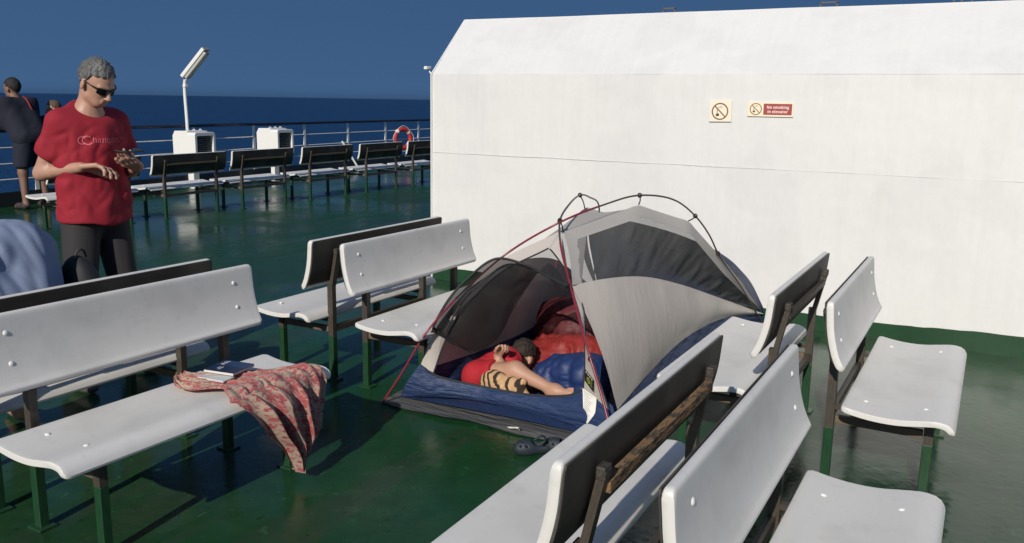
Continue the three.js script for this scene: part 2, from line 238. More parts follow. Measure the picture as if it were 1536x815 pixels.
/* ---------------------------------------------------------------- benches */
const BL = 1.30;
function slabGeo(ctr, thick, L, R, axisLen) { // lofted slab: centre line ctr (x, y), rounded plan corners R, softened edges
  const cv = new THREE.CatmullRomCurve3(ctr.map((p) => V(p[0], p[1], 0)), false, 'centripetal'), N = 22, len = cv.getLength(), st = [];
  const ds = [0, 0.0015, 0.004, 0.009, 0.016, 0.026, 0.04]; for (const d of ds) st.push([-L / 2 + d, d]); for (let i = 1; i < 6; i++) st.push([-L / 2 + i * L / 6, 1]); for (const d of ds.slice().reverse()) st.push([L / 2 - d, d]);
  const pos = [], uv = [], ix = [], M = 2 * (N + 1);
  st.forEach(([z, d]) => {
    const s = d < R ? R - Math.sqrt(R * R - (R - d) * (R - d)) : 0, k = d < 0.004 ? mix(0.80, 1, Math.sqrt(1 - (1 - d / 0.004) ** 2)) : 1, t0 = s / len, up = [], dn = [];
    for (let i = 0; i <= N; i++) {
      const e = (1 - Math.cos(Math.PI * i / N)) / 2, t = mix(t0, 1 - t0, e), p = cv.getPointAt(t), q = cv.getTangentAt(t), edge = Math.min(t - t0, 1 - t0 - t) * len, ek = edge < thick / 2 ? mix(0.42, 1, Math.sqrt(1 - (1 - edge / (thick / 2)) ** 2)) : 1, h = thick / 2 * k * ek;
      up.push([p.x - q.y * h, p.y + q.x * h, t]); dn.push([p.x + q.y * h, p.y - q.x * h, t]);
    }
    for (const a of [...up, ...dn.reverse()]) { pos.push(a[0], a[1], z); uv.push(z * 0.9 + 0.5, a[2] * len * 0.9); }
  });
  const S = st.length; for (let s = 0; s < S - 1; s++) for (let i = 0; i < M; i++) { const a = s * M + i, b = s * M + (i + 1) % M; ix.push(a, b, b + M, a, b + M, a + M); }
  for (const [s, fl] of [[0, 1], [S - 1, 0]]) for (let i = 0; i < N; i++) { const a = s * M + i, b = a + 1, c = s * M + M - 1 - i, d = c - 1; if (fl) ix.push(a, d, b, a, c, d); else ix.push(a, b, d, a, d, c); }
  const g = new THREE.BufferGeometry(); g.setAttribute('position', new THREE.Float32BufferAttribute(pos, 3)); g.setAttribute('uv', new THREE.Float32BufferAttribute(uv, 2)); g.setIndex(ix); return toCreasedNormals(g, 0.62);
}
const seatC = [[0.004, 0.424], [0.06, 0.413], [0.14, 0.404], [0.23, 0.405], [0.31, 0.417], [0.37, 0.424], [0.405, 0.416], [0.421, 0.396], [0.423, 0.384]];
const backC = [[0.004, 0.586], [-0.010, 0.594], [-0.030, 0.630], [-0.049, 0.690], [-0.061, 0.750], [-0.067, 0.810], [-0.072, 0.866]];
const GEO = {
  seat: slabGeo(seatC, 0.025, BL, 0.022), back: slabGeo(backC.map(([x, y]) => [x, y]), 0.029, BL, 0.018),
  panel: slabGeo([[-0.034, 0.602], [-0.051, 0.633], [-0.069, 0.692], [-0.0805, 0.752], [-0.0863, 0.811], [-0.0907, 0.862]], 0.006, BL - 0.008, 0.012),
  seatBack: slabGeo(seatC.map(([x, y]) => [0.424 - x, y]).reverse(), 0.025, BL, 0.022),
};
const boltGeo = new THREE.SphereGeometry(0.0105, 12, 8); boltGeo.scale(1, 0.6, 1);
function makeBench() {
  const t = new THREE.Group();
  mesh('seat', GEO.seat, seatMat, t); const bk = mesh('backrest', GEO.back, seatMat, t); mesh('dark_back_panel', GEO.panel, backMat, bk);
  for (const s of [-1, 1]) {
    const z = s * (BL / 2 - 0.19), w = 0.037;
    const rl = mesh('leg', merge(bar([-0.058, 0.272, z], [-0.058, 0.585, z], w, 0.034), bar([-0.066, 0.575, z], [-0.112, 0.79, z], 0.022, 0.036)), frameMat, t); mesh('green_leg_paint', B(-0.058, 0.136, z, w + 0.002, 0.272, 0.036, 0.003), greenMat, rl); mesh('foot_plate', B(-0.058, 0.005, z, 0.085, 0.010, 0.07, 0.002), greenMat, rl);
    const fl = mesh('leg', bar([0.335, 0.272, z], [0.335, 0.40, z], w, 0.034), frameMat, t); mesh('green_leg_paint', B(0.335, 0.136, z, w + 0.002, 0.272, 0.036, 0.003), greenMat, fl); mesh('foot_plate', B(0.335, 0.005, z, 0.085, 0.010, 0.07, 0.002), greenMat, fl);
    mesh('cross_bar', B(0.1385, 0.312, z, 0.349, 0.034, 0.026, 0.003), barMat, t);
    mesh('seat_bracket', B(0.1385, 0.368, z, 0.36, 0.018, 0.03), frameMat, t);
    mesh('back_bracket', B(-0.108, 0.782, z - s * 0.001, 0.026, 0.034, 0.044, 0.004), backMat, t);
    for (const [x, y, rz] of [[0.085, 0.4215, -0.12], [0.315, 0.4295, 0.16]]) { const b = boltGeo.clone(); b.rotateZ(rz); b.translate(x, y, z + s * 0.03); mesh('bolt_cap', b, whiteMat, t); }
    for (const [x, y] of [[-0.0330, 0.682], [-0.0520, 0.795]]) { const b = boltGeo.clone(); b.rotateZ(-Math.PI / 2 + 0.18); b.translate(x, y, z + s * 0.07); mesh('bolt_cap', b, whiteMat, t); }
  }
  mesh('stretcher', B(-0.062, 0.315, 0, 0.026, 0.034, BL - 0.38 - 0.034), frameMat, t);
  mesh('back_rail', B(-0.104, 0.735, 0, 0.022, 0.024, BL - 0.38 - 0.036), frameMat, t);
  return t;
}
const benchProto = makeBench();
function bench(rearX, z0, faceSea, label, group, turn = 0, name = 'deck_bench', seatShift = 0) { // rearX: back edge of the seat; z0: end nearest to the open deck
  const b = benchProto.clone(); b.name = numbered(name); b.position.set(rearX, 0, z0 - BL / 2); b.rotation.y = (faceSea ? Math.PI : 0) + turn; scene.add(b); if (faceSea) b.traverse((o) => { if (o.name === 'seat') { o.geometry = GEO.seatBack; o.position.x = -seatShift; } }); return tag(b, label, 'bench', group);
}
const GB = 'white benches standing back to back on deck';
const bB = bench(-0.450, -1.615, false, 'white bench back to back with the bench that has the rusty bar', GB, 0.004);
const bA = bench(-0.852, -1.615, true, 'white bench with a rusty bar across its dark back', GB, 0.008);
bA.traverse((o) => { if (o.name === 'back_rail') { o.material = rustMat; const g = B(-0.107, 0.735, 0, 0.027, 0.030, BL - 0.38 - 0.036); o.geometry = g; worldUV(g, (x, y, z) => [z * 1.6, (x + y) * 6]); o.userData.label = 'rust covered back rail'; } });
bench(-0.455, -3.63, false, 'white bench facing open deck, its end towards the signed white wall', GB);
bench(-0.832, -3.63, true, 'white bench pushed against the grey side of the tent', GB);
bench(-3.003, -1.63, false, 'white bench with red patterned cloth and booklets on its seat', GB, -0.02);
bench(-3.405, -1.63, true, 'white bench carrying the person in blue shirt', GB, -0.01, 'deck_bench', 0.036).traverse((o) => { if (o.name === 'stretcher') { o.position.x = 0.397; } });
bench(-3.003, -3.615, false, 'white bench beside the open tent door, facing the tent', GB);
bench(-3.365, -3.605, true, 'empty white bench back to back with the one beside tent door', GB, 0, 'deck_bench', 0.036);
for (const z of [-6.25, -7.70, -9.08, -10.55, -12.0, -13.42]) bench(-9.83, z, true, 'dark backed white bench in the row facing the sea railing', 'benches in a row along the railing', 0.03, 'railing_bench').traverse((o) => { if (o.name === 'back_rail') o.material = barMat; });

/* ---------------------------------------------------------------- railing, lamp, boxes, lifebuoy */
{
  const t = thing('ship_railing', 'white posted ship railing with a dark top rail along deck edge', 'railing');
  const zs = []; for (let z = -6.36; z > -29; z -= 1.63) zs.push(z);
  const at = (z, y, inn = 0) => { const p = onRail(z); return [p.x + inn, y, z]; };
  mesh('top_rail', rod(at(2, 1.10), at(-29.5, 1.10), 0.028, 0.028, 12), std(0.012, 0.016, 0.03, 0.45), t);
  for (const y of [0.85, 0.615, 0.385]) mesh('lower_rail', rod(at(2, y), at(-29.5, y), 0.011, 0.011, 8), whiteMat, t);
  for (const z of zs) mesh('post', merge(bar(at(z, 0.2), at(z, 1.075), 0.02, 0.06)), whiteMat, t);
  mesh('brace', bar(at(-15.87, 0.66, 0.02), [onRail(-16.1).x + 0.35, 0.0, -16.1], 0.03, 0.03), whiteMat, t);
}
function ventBox(z, label) {
  const p = onRail(z), t = thing('vent_box', label, 'ventilator', [p.x + 0.42, 0, z], 0.05, 'white ventilator boxes by the railing');
  mesh('pedestal', B(-0.02, 0.26, 0.0, 0.10, 0.52, 0.14, 0.01), whiteMat, t);
  const s = new THREE.Shape(); s.moveTo(-0.25, 0); s.lineTo(0.10, 0); s.lineTo(0.10, 0.50); s.lineTo(-0.20, 0.50); s.lineTo(-0.25, 0.42); s.closePath();
  const g = new THREE.ExtrudeGeometry(s, { depth: 0.46, bevelEnabled: true, bevelSize: 0.008, bevelThickness: 0.008, bevelSegments: 2 }); g.translate(0, 0.525, -0.23); mesh('housing', g, whiteMat, t);
  const fr = new THREE.Shape(); const rr = (q, w, h, r) => { q.moveTo(-w + r, -h); q.lineTo(w - r, -h); q.quadraticCurveTo(w, -h, w, -h + r); q.lineTo(w, h - r); q.quadraticCurveTo(w, h, w - r, h); q.lineTo(-w + r, h); q.quadraticCurveTo(-w, h, -w, h - r); q.lineTo(-w, -h + r); q.quadraticCurveTo(-w, -h, -w + r, -h); };
  rr(fr, 0.235, 0.238, 0.05); const ho = new THREE.Path(); rr(ho, 0.195, 0.185, 0.035); fr.holes.push(ho);
  const fg = new THREE.ExtrudeGeometry(fr, { depth: 0.17, bevelEnabled: true, bevelSize: 0.006, bevelThickness: 0.006, bevelSegments: 2 }); fg.rotateY(Math.PI / 2); fg.translate(0.11, 0.77, 0); const f = mesh('grille_frame', fg, whiteMat, t);
  mesh('grille_backing', B(0.125, 0.77, 0, 0.012, 0.37, 0.39), std(0.03, 0.03, 0.03, 0.7), f);
  for (let i = 0; i < 9; i++) { const q = B(0, 0, 0, 0.035, 0.010, 0.385); q.rotateZ(-0.5); q.translate(0.215, 0.615 + i * 0.039, 0); mesh('louvre', q, std(0.16, 0.16, 0.155, 0.5), f); }
  mesh('lifting_eye', merge([-0.15, 0, 0.15].map((zz) => { const q = new THREE.TorusGeometry(0.03, 0.006, 6, 14, Math.PI); q.translate(0.02, 1.03, zz); return q; })), whiteMat, t);
}
ventBox(-10.85, 'white ventilator box with dark grille at the foot of the lamp pole'); ventBox(-13.05, 'white ventilator box with dark grille beside a railing post, without a lamp');
{
  const p = onRail(-11.05), t = thing('deck_lamp', 'white deck lamp pole with tilted tube light fitting', 'lamp', [p.x + 0.06, 0, -11.05]);
  mesh('pole', merge(tube([[0, 0.0, 0], [0, 1.2, 0], [-0.01, 1.80, 0], [0.02, 1.93, 0], [0.14, 2.03, -0.03]], 0.030, 50, 10), B(0.01, 1.82, 0, 0.07, 0.05, 0.07, 0.005)), whiteMat, t);
  const h = new THREE.Group(); h.name = 'lamp_head'; h.position.set(0.02, 1.93, 0.01); h.rotation.set(0, 0.25, 0.80); t.add(h);
  mesh('housing', B(0.36, 0.05, 0, 0.68, 0.07, 0.17, 0.015), whiteMat, h); mesh('diffuser', B(0.36, -0.012, 0, 0.62, 0.06, 0.13, 0.02), phys(0.42, 0.42, 0.38, 0.3), h); mesh('end_cap', B(0.705, 0.045, 0, 0.02, 0.075, 0.16, 0.005), std(0.25, 0.24, 0.22, 0.5), h);
}
{
  const p = onRail(-18.45), t = thing('lifebuoy', 'red lifebuoy with pale bands hanging on the railing', 'lifebuoy', [p.x + 0.10, 0.34, -18.45], Math.PI / 2 - 0.3);
  const arc = (a0, a1, r) => { const q = new THREE.TorusGeometry(0.245, r, 12, 24, a1 - a0); q.rotateZ(a0); q.translate(0, 0.30, 0); return q; };
  mesh('ring', arc(0, 2 * Math.PI, 0.058), std(0.40, 0.030, 0.025, 0.6), t); for (let k = 0; k < 4; k++) mesh('reflective_band', arc(k * Math.PI / 2 + 0.65, k * Math.PI / 2 + 0.92, 0.0605), std(0.6, 0.58, 0.55, 0.4), t);
  mesh('grab_line', tube(Array.from({ length: 16 }, (_, i) => { const a = i / 16 * 2 * Math.PI, r = 0.31 + 0.02 * Math.cos(a * 4); return [r * Math.cos(a), 0.30 + r * Math.sin(a), 0.03]; }), 0.006, 90, 6, true), whiteMat, t);
}

/* ---------------------------------------------------------------- tent */
const greyFab = phys(0.53, 0.48, 0.435, 0.75, { transmission: 0.12, bumpMap: rep(tex(256, 256, (u, v) => 0.75 * tfbm(u, v, 40, 4, 3, 601) + 0.25 * tfbm(u, v, 90, 90, 2, 602), false), 1.4, 1.4), bumpScale: 0.0022 });
const paleFab = phys(0.40, 0.375, 0.345, 0.7, { transmission: 0.10 });
const blueFab = phys(0.015, 0.034, 0.098, 0.6, { bumpMap: rep(tex(256, 256, (u, v) => tfbm(u, v, 8, 8, 4, 603), false), 2, 2), bumpScale: 0.012 });
const meshFab = std(0.165, 0.165, 0.16, 0.8, { transparent: true, opacity: 0.40 });
const flapFab = std(0.008, 0.0085, 0.009, 0.8, { transparent: true, opacity: 0.76 });
const poleRed = std(0.20, 0.020, 0.035, 0.35), poleBrown = std(0.07, 0.045, 0.042, 0.4);
const pipeMat = std(0.02, 0.02, 0.022, 0.7);
const poly = (pts, n = 5) => pts.flatMap((q, i) => i === pts.length - 1 ? [q] : Array.from({ length: n }, (_, k) => q.map((c, j) => mix(c, pts[i + 1][j], k / n))));
const sample = (pts) => { const c = curve(pts); return (u) => c.getPointAt(clamp(u, 0, 1)).toArray(); };
function panel(A, Bc, nu, nv, o = {}) { // sheet spanned between two curves, with sag and cloth ripple
  const a = sample(A), b = sample(Bc), [u0, u1] = o.u || [0, 1], bul = o.bulge || [0, 0, 0], rip = o.ripple ?? 0.004, f = o.freq || [3, 9];
  return grid(nu, nv, (u, v) => { const uu = mix(u0, u1, u), p = a(uu), q = b(uu), w = 4 * v * (1 - v), e = Math.min(1, 8 * Math.min(v, 1 - v) + 0.0), n = rip * e * (noise3(u * f[1] + 3, v * f[0] + (o.seed || 0), 1) + 0.6 * noise3(u * f[1] * 2.3, v * f[0] * 2, (o.seed || 0) + 9)); return [mix(p[0], q[0], v) + bul[0] * w + n, mix(p[1], q[1], v) + bul[1] * w + n * 0.3, mix(p[2], q[2], v) + bul[2] * w + n * 0.5]; }, (u, v, p) => [(p[2] - p[0]) * 0.7, p[1] * 0.7 + v * 0.4]);
}
{
  const t = thing('dome_tent', 'grey and blue dome tent with mesh windows, front door open', 'tent', [-2.12, 0, -5.0]);
  const off = (o) => { o.position.set(2.12, 0, 5.0); return o; }, part = (n, g, m, p) => (p ? mesh(n, g, m, p) : off(mesh(n, g, m, t)));
  const bR = [[-1.51, 0.15, -3.83], [-1.55, 0.185, -4.4], [-1.56, 0.225, -5.0], [-1.52, 0.21, -5.7], [-1.43, 0.10, -6.45]];
  const c1R = [[-1.835, 0.725, -3.945], [-1.76, 0.72, -4.227], [-1.70, 0.671, -4.616], [-1.64, 0.55, -5.098], [-1.54, 0.33, -5.793], [-1.43, 0.11, -6.46]];
  const c2R = poly([[-2.0, 0.895, -4.34], [-1.78, 0.992, -4.764], [-1.6, 0.862, -5.144], [-1.5, 0.549, -5.6], [-1.43, 0.13, -6.46]]);
  const toR = poly([[-2.1, 0.925, -4.375], [-1.85, 1.045, -4.897], [-1.63, 0.932, -5.198], [-1.52, 0.683, -5.531], [-1.46, 0.42, -5.98], [-1.42, 0.12, -6.47]]);
  const bL = [[-2.60, 0.20, -3.76], [-2.585, 0.17, -4.3], [-2.585, 0.16, -4.9], [-2.70, 0.14, -5.6], [-2.76, 0.10, -6.42]];
  const c1L = [[-2.46, 0.66, -4.06], [-2.455, 0.70, -4.5], [-2.49, 0.64, -5.0], [-2.64, 0.42, -5.7], [-2.76, 0.12, -6.43]];
  const c2L = [[-2.2, 0.88, -4.38], [-2.31, 0.93, -5.0], [-2.48, 0.84, -5.45], [-2.65, 0.5, -5.9], [-2.76, 0.13, -6.43]];
  const toL = [[-2.13, 0.925, -4.375], [-2.25, 0.985, -5.0], [-2.43, 0.90, -5.45], [-2.62, 0.6, -5.9], [-2.75, 0.13, -6.44]];
  // right side: lower grey panel, mesh window, pale upper band, pale front band
  part('grey_side_panel', panel(bR, c1R, 60, 24, { bulge: [0.03, 0, 0], ripple: 0.005, freq: [1.0, 11], seed: 1 }), greyFab);
  part('mesh_window', panel(c1R, c2R, 110, 14, { u: [0.004, 0.985], ripple: 0.009, freq: [2, 34], seed: 2 }), meshFab);
  part('pale_band', panel(c2R, toR, 50, 5, { ripple: 0.003, seed: 3 }), paleFab);
  part('pale_band', panel([[-2.09, 0.925, -4.365], [-1.955, 0.845, -4.16], [-1.825, 0.728, -3.935]], [0, 0.5, 1].map((k) => { const a = sample(c2R)(0.03), b = sample(c1R)(0.03); return a.map((c, j) => mix(c, b[j], k)); }), 16, 4, { ripple: 0.002, seed: 4 }), paleFab);
  // left side
  part('grey_side_panel', panel(bL, c1L, 40, 16, { bulge: [-0.005, 0, 0], ripple: 0.008, freq: [1.2, 12], seed: 5 }), greyFab);
  part('mesh_window', panel(c1L, c2L, 40, 12, { ripple: 0.010, freq: [3, 12], seed: 6 }), meshFab);
  part('pale_band', panel(c2L, toL, 40, 5, { ripple: 0.003, seed: 7 }), paleFab);
  // roof and foot end
  part('roof_panel', panel(toR, toL, 12, 10, { u: [0, 0.20], ripple: 0.002, bulge: [0, -0.012, 0], seed: 8 }), paleFab);
  part('roof_mesh', panel(toR, toL, 20, 12, { u: [0.20, 0.58], ripple: 0.006, bulge: [0, -0.03, 0], seed: 9 }), meshFab);
  const arc = [[-1.535, 0.70, -5.56], [-1.51, 0.60, -5.82], [-1.495, 0.50, -6.04], [-1.475, 0.33, -6.36], [-1.405, 0.14, -6.465]];
  part('blue_foot_panel', merge(panel([[-1.52, 0.683, -5.531], [-1.46, 0.42, -5.98], [-1.42, 0.12, -6.47]], arc, 24, 3, { ripple: 0.001, seed: 10 }), panel(arc, [[-2.46, 0.86, -5.52], [-2.60, 0.62, -5.88], [-2.75, 0.13, -6.44]], 24, 16, { ripple: 0.006, bulge: [0, 0.05, 0.0], seed: 10 })), blueFab);
  // tub floor and low blue walls
  const gR = [[-1.45, 0.012, -3.76], [-1.49, 0.012, -4.6], [-1.48, 0.012, -5.6], [-1.40, 0.012, -6.50]], gL = [[-2.745, 0.02, -3.715], [-2.605, 0.012, -3.87], [-2.60, 0.012, -4.5], [-2.61, 0.012, -4.95], [-2.77, 0.012, -5.6], [-2.80, 0.012, -6.48]];
  part('tub_wall', panel(gR, bR, 40, 5, { ripple: 0.006, seed: 11 }), blueFab); part('tub_wall', panel(gL, bL, 40, 5, { ripple: 0.006, seed: 12 }), blueFab);
  part('tub_floor', panel(gR, gL, 30, 16, { ripple: 0.004, bulge: [0, 0.012, 0], seed: 13 }), blueFab);
  part('tub_wall', panel([[-1.40, 0.012, -6.5], [-2.1, 0.012, -6.52], [-2.8, 0.012, -6.48]], [[-1.42, 0.13, -6.46], [-2.1, 0.16, -6.49], [-2.76, 0.13, -6.43]], 20, 4, { seed: 14 }), blueFab);
  const sill = [[-2.64, 0.222, -3.742], [-2.60, 0.185, -3.757], [-2.545, 0.155, -3.785], [-2.31, 0.113, -3.872], [-2.01, 0.122, -3.872], [-1.786, 0.166, -3.862], [-1.712, 0.21, -3.86], [-1.62, 0.215, -3.83], [-1.52, 0.18, -3.79]];
  part('door_sill', panel([[-2.755, 0.025, -3.712], [-2.37, 0.03, -3.85], [-1.92, 0.022, -3.85], [-1.72, 0.015, -3.815], [-1.44, 0.012, -3.735]], sill, 50, 8, { bulge: [0, 0, 0.025], ripple: 0.008, freq: [2, 10], seed: 15 }), blueFab);
  part('sill_piping', tube(sill.slice(1, 7), 0.006, 60, 6), pipeMat);
  // front: strips each side of the door opening
  const dR = [[-1.712, 0.212, -3.862], [-1.706, 0.34, -3.858], [-1.713, 0.458, -3.862], [-1.745, 0.60, -3.91], [-1.86, 0.71, -4.03], [-2.07, 0.82, -4.22], [-2.12, 0.84, -4.26]];
  const pR = [[-1.525, 0.16, -3.77], [-1.60, 0.34, -3.77], [-1.665, 0.475, -3.785], [-1.76, 0.62, -3.88], [-1.87, 0.73, -4.0], [-2.05, 0.88, -4.28], [-2.11, 0.925, -4.365]];
  part('door_side_strip', panel(dR, pR, 40, 6, { ripple: 0.003, seed: 16 }), greyFab); part('door_zip', tube(dR, 0.005, 50, 6), pipeMat);
  const dL = [[-2.575, 0.17, -3.77], [-2.53, 0.40, -3.87], [-2.38, 0.68, -4.10], [-2.13, 0.845, -4.26]], pL = [[-2.638, 0.222, -3.744], [-2.557, 0.45, -3.80], [-2.41, 0.745, -4.17], [-2.12, 0.925, -4.365]];
  part('door_side_strip', panel(dL, pL, 30, 5, { ripple: 0.003, seed: 17 }), greyFab); part('door_zip', tube(dL, 0.005, 40, 6), pipeMat);
  // mesh door flap pulled aside over the pole
  const rim = [[-2.56, 0.445, -3.745], [-2.53, 0.581, -3.86], [-2.46, 0.684, -3.92], [-2.34, 0.797, -4.035], [-2.2, 0.772, -4.10], [-2.02, 0.74, -4.02], [-1.845, 0.722, -3.925]];
  const low = [[-2.56, 0.436, -3.752], [-2.52, 0.344, -3.854], [-2.46, 0.255, -4.003], [-2.40, 0.297, -4.161], [-2.34, 0.465, -4.245], [-2.24, 0.645, -4.28], [-2.10, 0.77, -4.20], [-1.86, 0.712, -3.96]];
  const fl = part('mesh_door_flap', panel(rim, low, 40, 12, { ripple: 0.016, freq: [3, 10], seed: 18, bulge: [0, -0.02, 0.03] }), flapFab);
  mesh('flap_rim', tube(rim, 0.007, 60, 7), pipeMat, fl); mesh('flap_rim', tube([[-2.56, 0.44, -3.748], [-2.52, 0.344, -3.854], [-2.46, 0.257, -4.0]], 0.007, 20, 7), pipeMat, fl);
  mesh('flap_seam', tube(rim.slice(0, 5).map(([x, y, z], i) => [x + 0.045, y - 0.035, z - 0.05]), 0.005, 50, 6), pipeMat, fl);
  // poles
  const P1 = curve([[-2.80, 0.008, -3.605], [-2.68, 0.20, -3.63], [-2.548, 0.45, -3.70], [-2.41, 0.772, -4.235], [-2.1, 0.983, -4.32], [-1.95, 1.07, -4.62], [-1.85, 1.104, -4.91], [-1.72, 1.05, -5.22], [-1.62, 0.955, -5.30], [-1.55, 0.83, -5.39], [-1.51, 0.70, -5.48], [-1.45, 0.40, -5.92], [-1.40, 0.012, -6.46]]);
  const P2 = curve([[-1.415, 0.008, -3.60], [-1.53, 0.25, -3.68], [-1.65, 0.476, -3.745], [-1.845, 0.716, -3.955], [-2.03, 0.90, -4.20], [-2.1, 0.995, -4.335], [-2.16, 1.06, -4.58], [-2.24, 1.08, -4.90], [-2.33, 1.03, -5.25], [-2.42, 0.93, -5.62], [-2.62, 0.55, -6.05], [-2.80, 0.012, -6.45]]);
  const seg = (c, a, b, r) => new THREE.TubeGeometry(new THREE.CatmullRomCurve3(Array.from({ length: 30 }, (_, i) => c.getPoint(mix(a, b, i / 29)))), 60, r, 8);
  const q1 = part('tent_pole', seg(P1, 0, 0.40, 0.0062), poleRed), q2 = part('tent_pole', seg(P2, 0, 0.36, 0.0068), poleRed);
  mesh('pole_section', seg(P1, 0.40, 1, 0.0055), poleBrown, q1); mesh('pole_section', seg(P2, 0.36, 1, 0.0058), poleBrown, q2);
  const clip = (pole, cloth) => { const m = [pole[0] * 0.5 + cloth[0] * 0.5, pole[1] * 0.5 + cloth[1] * 0.5 , pole[2] * 0.5 + cloth[2] * 0.5], r = new THREE.TorusGeometry(0.0115, 0.0042, 8, 16); r.translate(...pole); part('pole_clip', merge(r, tube([pole, [m[0] + 0.008, m[1], m[2] + 0.004], cloth], 0.004, 12, 6)), blackMat); };
  clip(P1.getPoint(6 / 12).toArray(), [-1.85, 1.047, -4.897]); clip(P1.getPoint(8 / 12).toArray(), [-1.63, 0.934, -5.198]); clip(P2.getPoint(7 / 11).toArray(), [-2.25, 0.987, -5.0]); clip(P2.getPoint(5 / 11).toArray(), [-2.10, 0.927, -4.372]); clip(P1.getPoint(10 / 12).toArray(), [-1.52, 0.685, -5.528]); clip(P2.getPoint(3 / 11).toArray(), [-1.835, 0.724, -3.95]); clip(P2.getPoint(1.75 / 11).toArray(), [-1.63, 0.41, -3.775]);
  part('pole_hub', merge(B(-2.1, 0.989, -4.328, 0.02, 0.028, 0.02, 0.005)), blackMat);
  part('zip_pull', merge(tube([[-2.03, 0.80, -4.16], [-2.035, 0.73, -4.15], [-2.02, 0.68, -4.14]], 0.003, 16, 6), B(-2.02, 0.675, -4.14, 0.008, 0.02, 0.008)), poleRed);
  // maker's patch and paper care tag
  const patch = canvasTex(128, 96, (x, w, h) => { x.fillStyle = '#141410'; x.fillRect(0, 0, w, h); x.fillStyle = '#c9c8b8'; for (let i = 0; i < 4; i++) x.fillRect(10 + i * 28, 8, 18, 12); x.fillStyle = '#8f9a2f'; x.beginPath(); x.arc(52, 58, 24, 0, 7); x.fill(); x.fillStyle = '#23240f'; x.fillRect(40, 44, 10, 30); x.fillRect(56, 50, 8, 24); x.fillStyle = '#7d8731'; x.fillRect(82, 36, 30, 9); x.fillRect(82, 52, 26, 8); x.fillRect(82, 68, 32, 8); });
  const pg = grid(4, 3, (u, v) => [mix(-1.700, -1.628, u), mix(0.262, 0.325, v) - 0.030 * u, mix(-3.852, -3.795, u) + 0.004]);
  part('maker_patch', pg, new THREE.MeshStandardMaterial({ map: patch, roughness: 0.7, side: THREE.DoubleSide }));
  const tagT = canvasTex(128, 192, (x, w, h) => { x.fillStyle = '#e9e6de'; x.fillRect(0, 0, w, h); x.fillStyle = '#8b8a86'; const R = rng(3); for (let i = 0; i < 15; i++) x.fillRect(14, 12 + i * 11, 40 + 55 * R(), 3); });
  part('care_tag', grid(5, 8, (u, v) => { const w = v > 0.45 ? 1 : mix(0.52, 1, v / 0.45); return [mix(-1.700 + 0.020 * (1 - v), -1.700 + 0.092 * w, u), mix(0.085, 0.232, v) - 0.026 * u, -3.815 + 0.030 * u + 0.006 * Math.sin(v * 5)]; }), new THREE.MeshStandardMaterial({ map: tagT, roughness: 0.8, side: THREE.DoubleSide }));
}
{ // grey groundsheet under the tent
  const g = grid(60, 60, (u, v) => { const x = mix(-2.83, -1.36, u) + 0.01 * noise3(v * 6, 1, u * 2), z = mix(-3.60, -6.52, v) + (v < 0.02 ? 0.02 * noise3(u * 7, 4, 4) : 0); const w = Math.exp(-v * 14); return [x, 0.007 + w * 0.010 * (1 + noise3(u * 3, v * 60, 2)), z]; }, (u, v, p) => [p[0] * 1.5, p[2] * 1.5]);
  tag(mesh('tent_groundsheet', g, phys(0.085, 0.085, 0.083, 0.6, { bumpMap: rep(tex(256, 256, (u, v) => tfbm(u, v, 4, 22, 4, 604), false), 1, 1), bumpScale: 0.02 })), 'crumpled dark grey groundsheet sticking out in front of the tent', 'groundsheet');
}
tag(mesh('cord_end', tube([[-2.02, 0.02, -3.63], [-1.99, 0.034, -3.60], [-1.96, 0.03, -3.625], [-1.94, 0.036, -3.60]], 0.005, 24, 6), std(0.6, 0.58, 0.5, 0.8)), 'short pale cord end lying on the grey groundsheet', 'cord');

/* things inside the tent */
function lump(name, label, cat, blobs, lo, hi, mat, amp, seed, k = 0.08) {
  const f = uni(k, ...blobs.map((b) => ell(...b)));
  const g = nets((x, y, z) => Math.max(f(x, y, z) + amp * (noise3(x * 7 + seed, y * 7, z * 7) + 1.1 * (1 - 2.2 * Math.abs(noise3(x * 9 + seed, y * 9 + z * 4, z * 9))) + 0.6 * (1 - 2.2 * Math.abs(noise3(x * 20, y * 20 + seed, z * 20)))), 0.034 - y), lo, hi, 0.011);
  worldUV(g, (x, y, z) => [x * 1.5 + y, z * 1.5 + y * 0.7]); return tag(mesh(name, g, mat), label, cat);
}
const redFab = std(0.24, 0.020, 0.017, 0.6), maroonFab = std(0.095, 0.014, 0.018, 0.65), navyFab = std(0.012, 0.030, 0.115, 0.55);
lump('sleeping_bag', 'bright red sleeping bag heaped inside the tent', 'sleeping bag', [[[-2.28, 0.08, -4.74], [0.22, 0.12, 0.2]], [[-2.10, 0.12, -4.70], [0.16, 0.13, 0.16]], [[-2.34, 0.06, -4.56], [0.10, 0.08, 0.13]]], [-2.7, 0, -5.15], [-1.7, 0.4, -4.35], redFab, 0.014, 3);
lump('sleeping_bag', 'dark maroon sleeping bag piled behind the red one in tent', 'sleeping bag', [[[-2.30, 0.16, -5.12], [0.34, 0.22, 0.24]], [[-1.95, 0.16, -5.2], [0.25, 0.2, 0.3]], [[-2.45, 0.12, -5.5], [0.2, 0.14, 0.4]]], [-2.85, 0, -6.0], [-1.55, 0.5, -4.8], maroonFab, 0.016, 8);
lump('sleeping_bag', 'blue sleeping bag bunched by the tent door', 'sleeping bag', [[[-1.97, 0.10, -4.32], [0.19, 0.15, 0.17]], [[-1.86, 0.12, -4.26], [0.12, 0.16, 0.14]], [[-2.12, 0.08, -4.30], [0.10, 0.10, 0.12]]], [-2.4, 0, -4.6], [-1.62, 0.36, -4.05], navyFab, 0.012, 14);
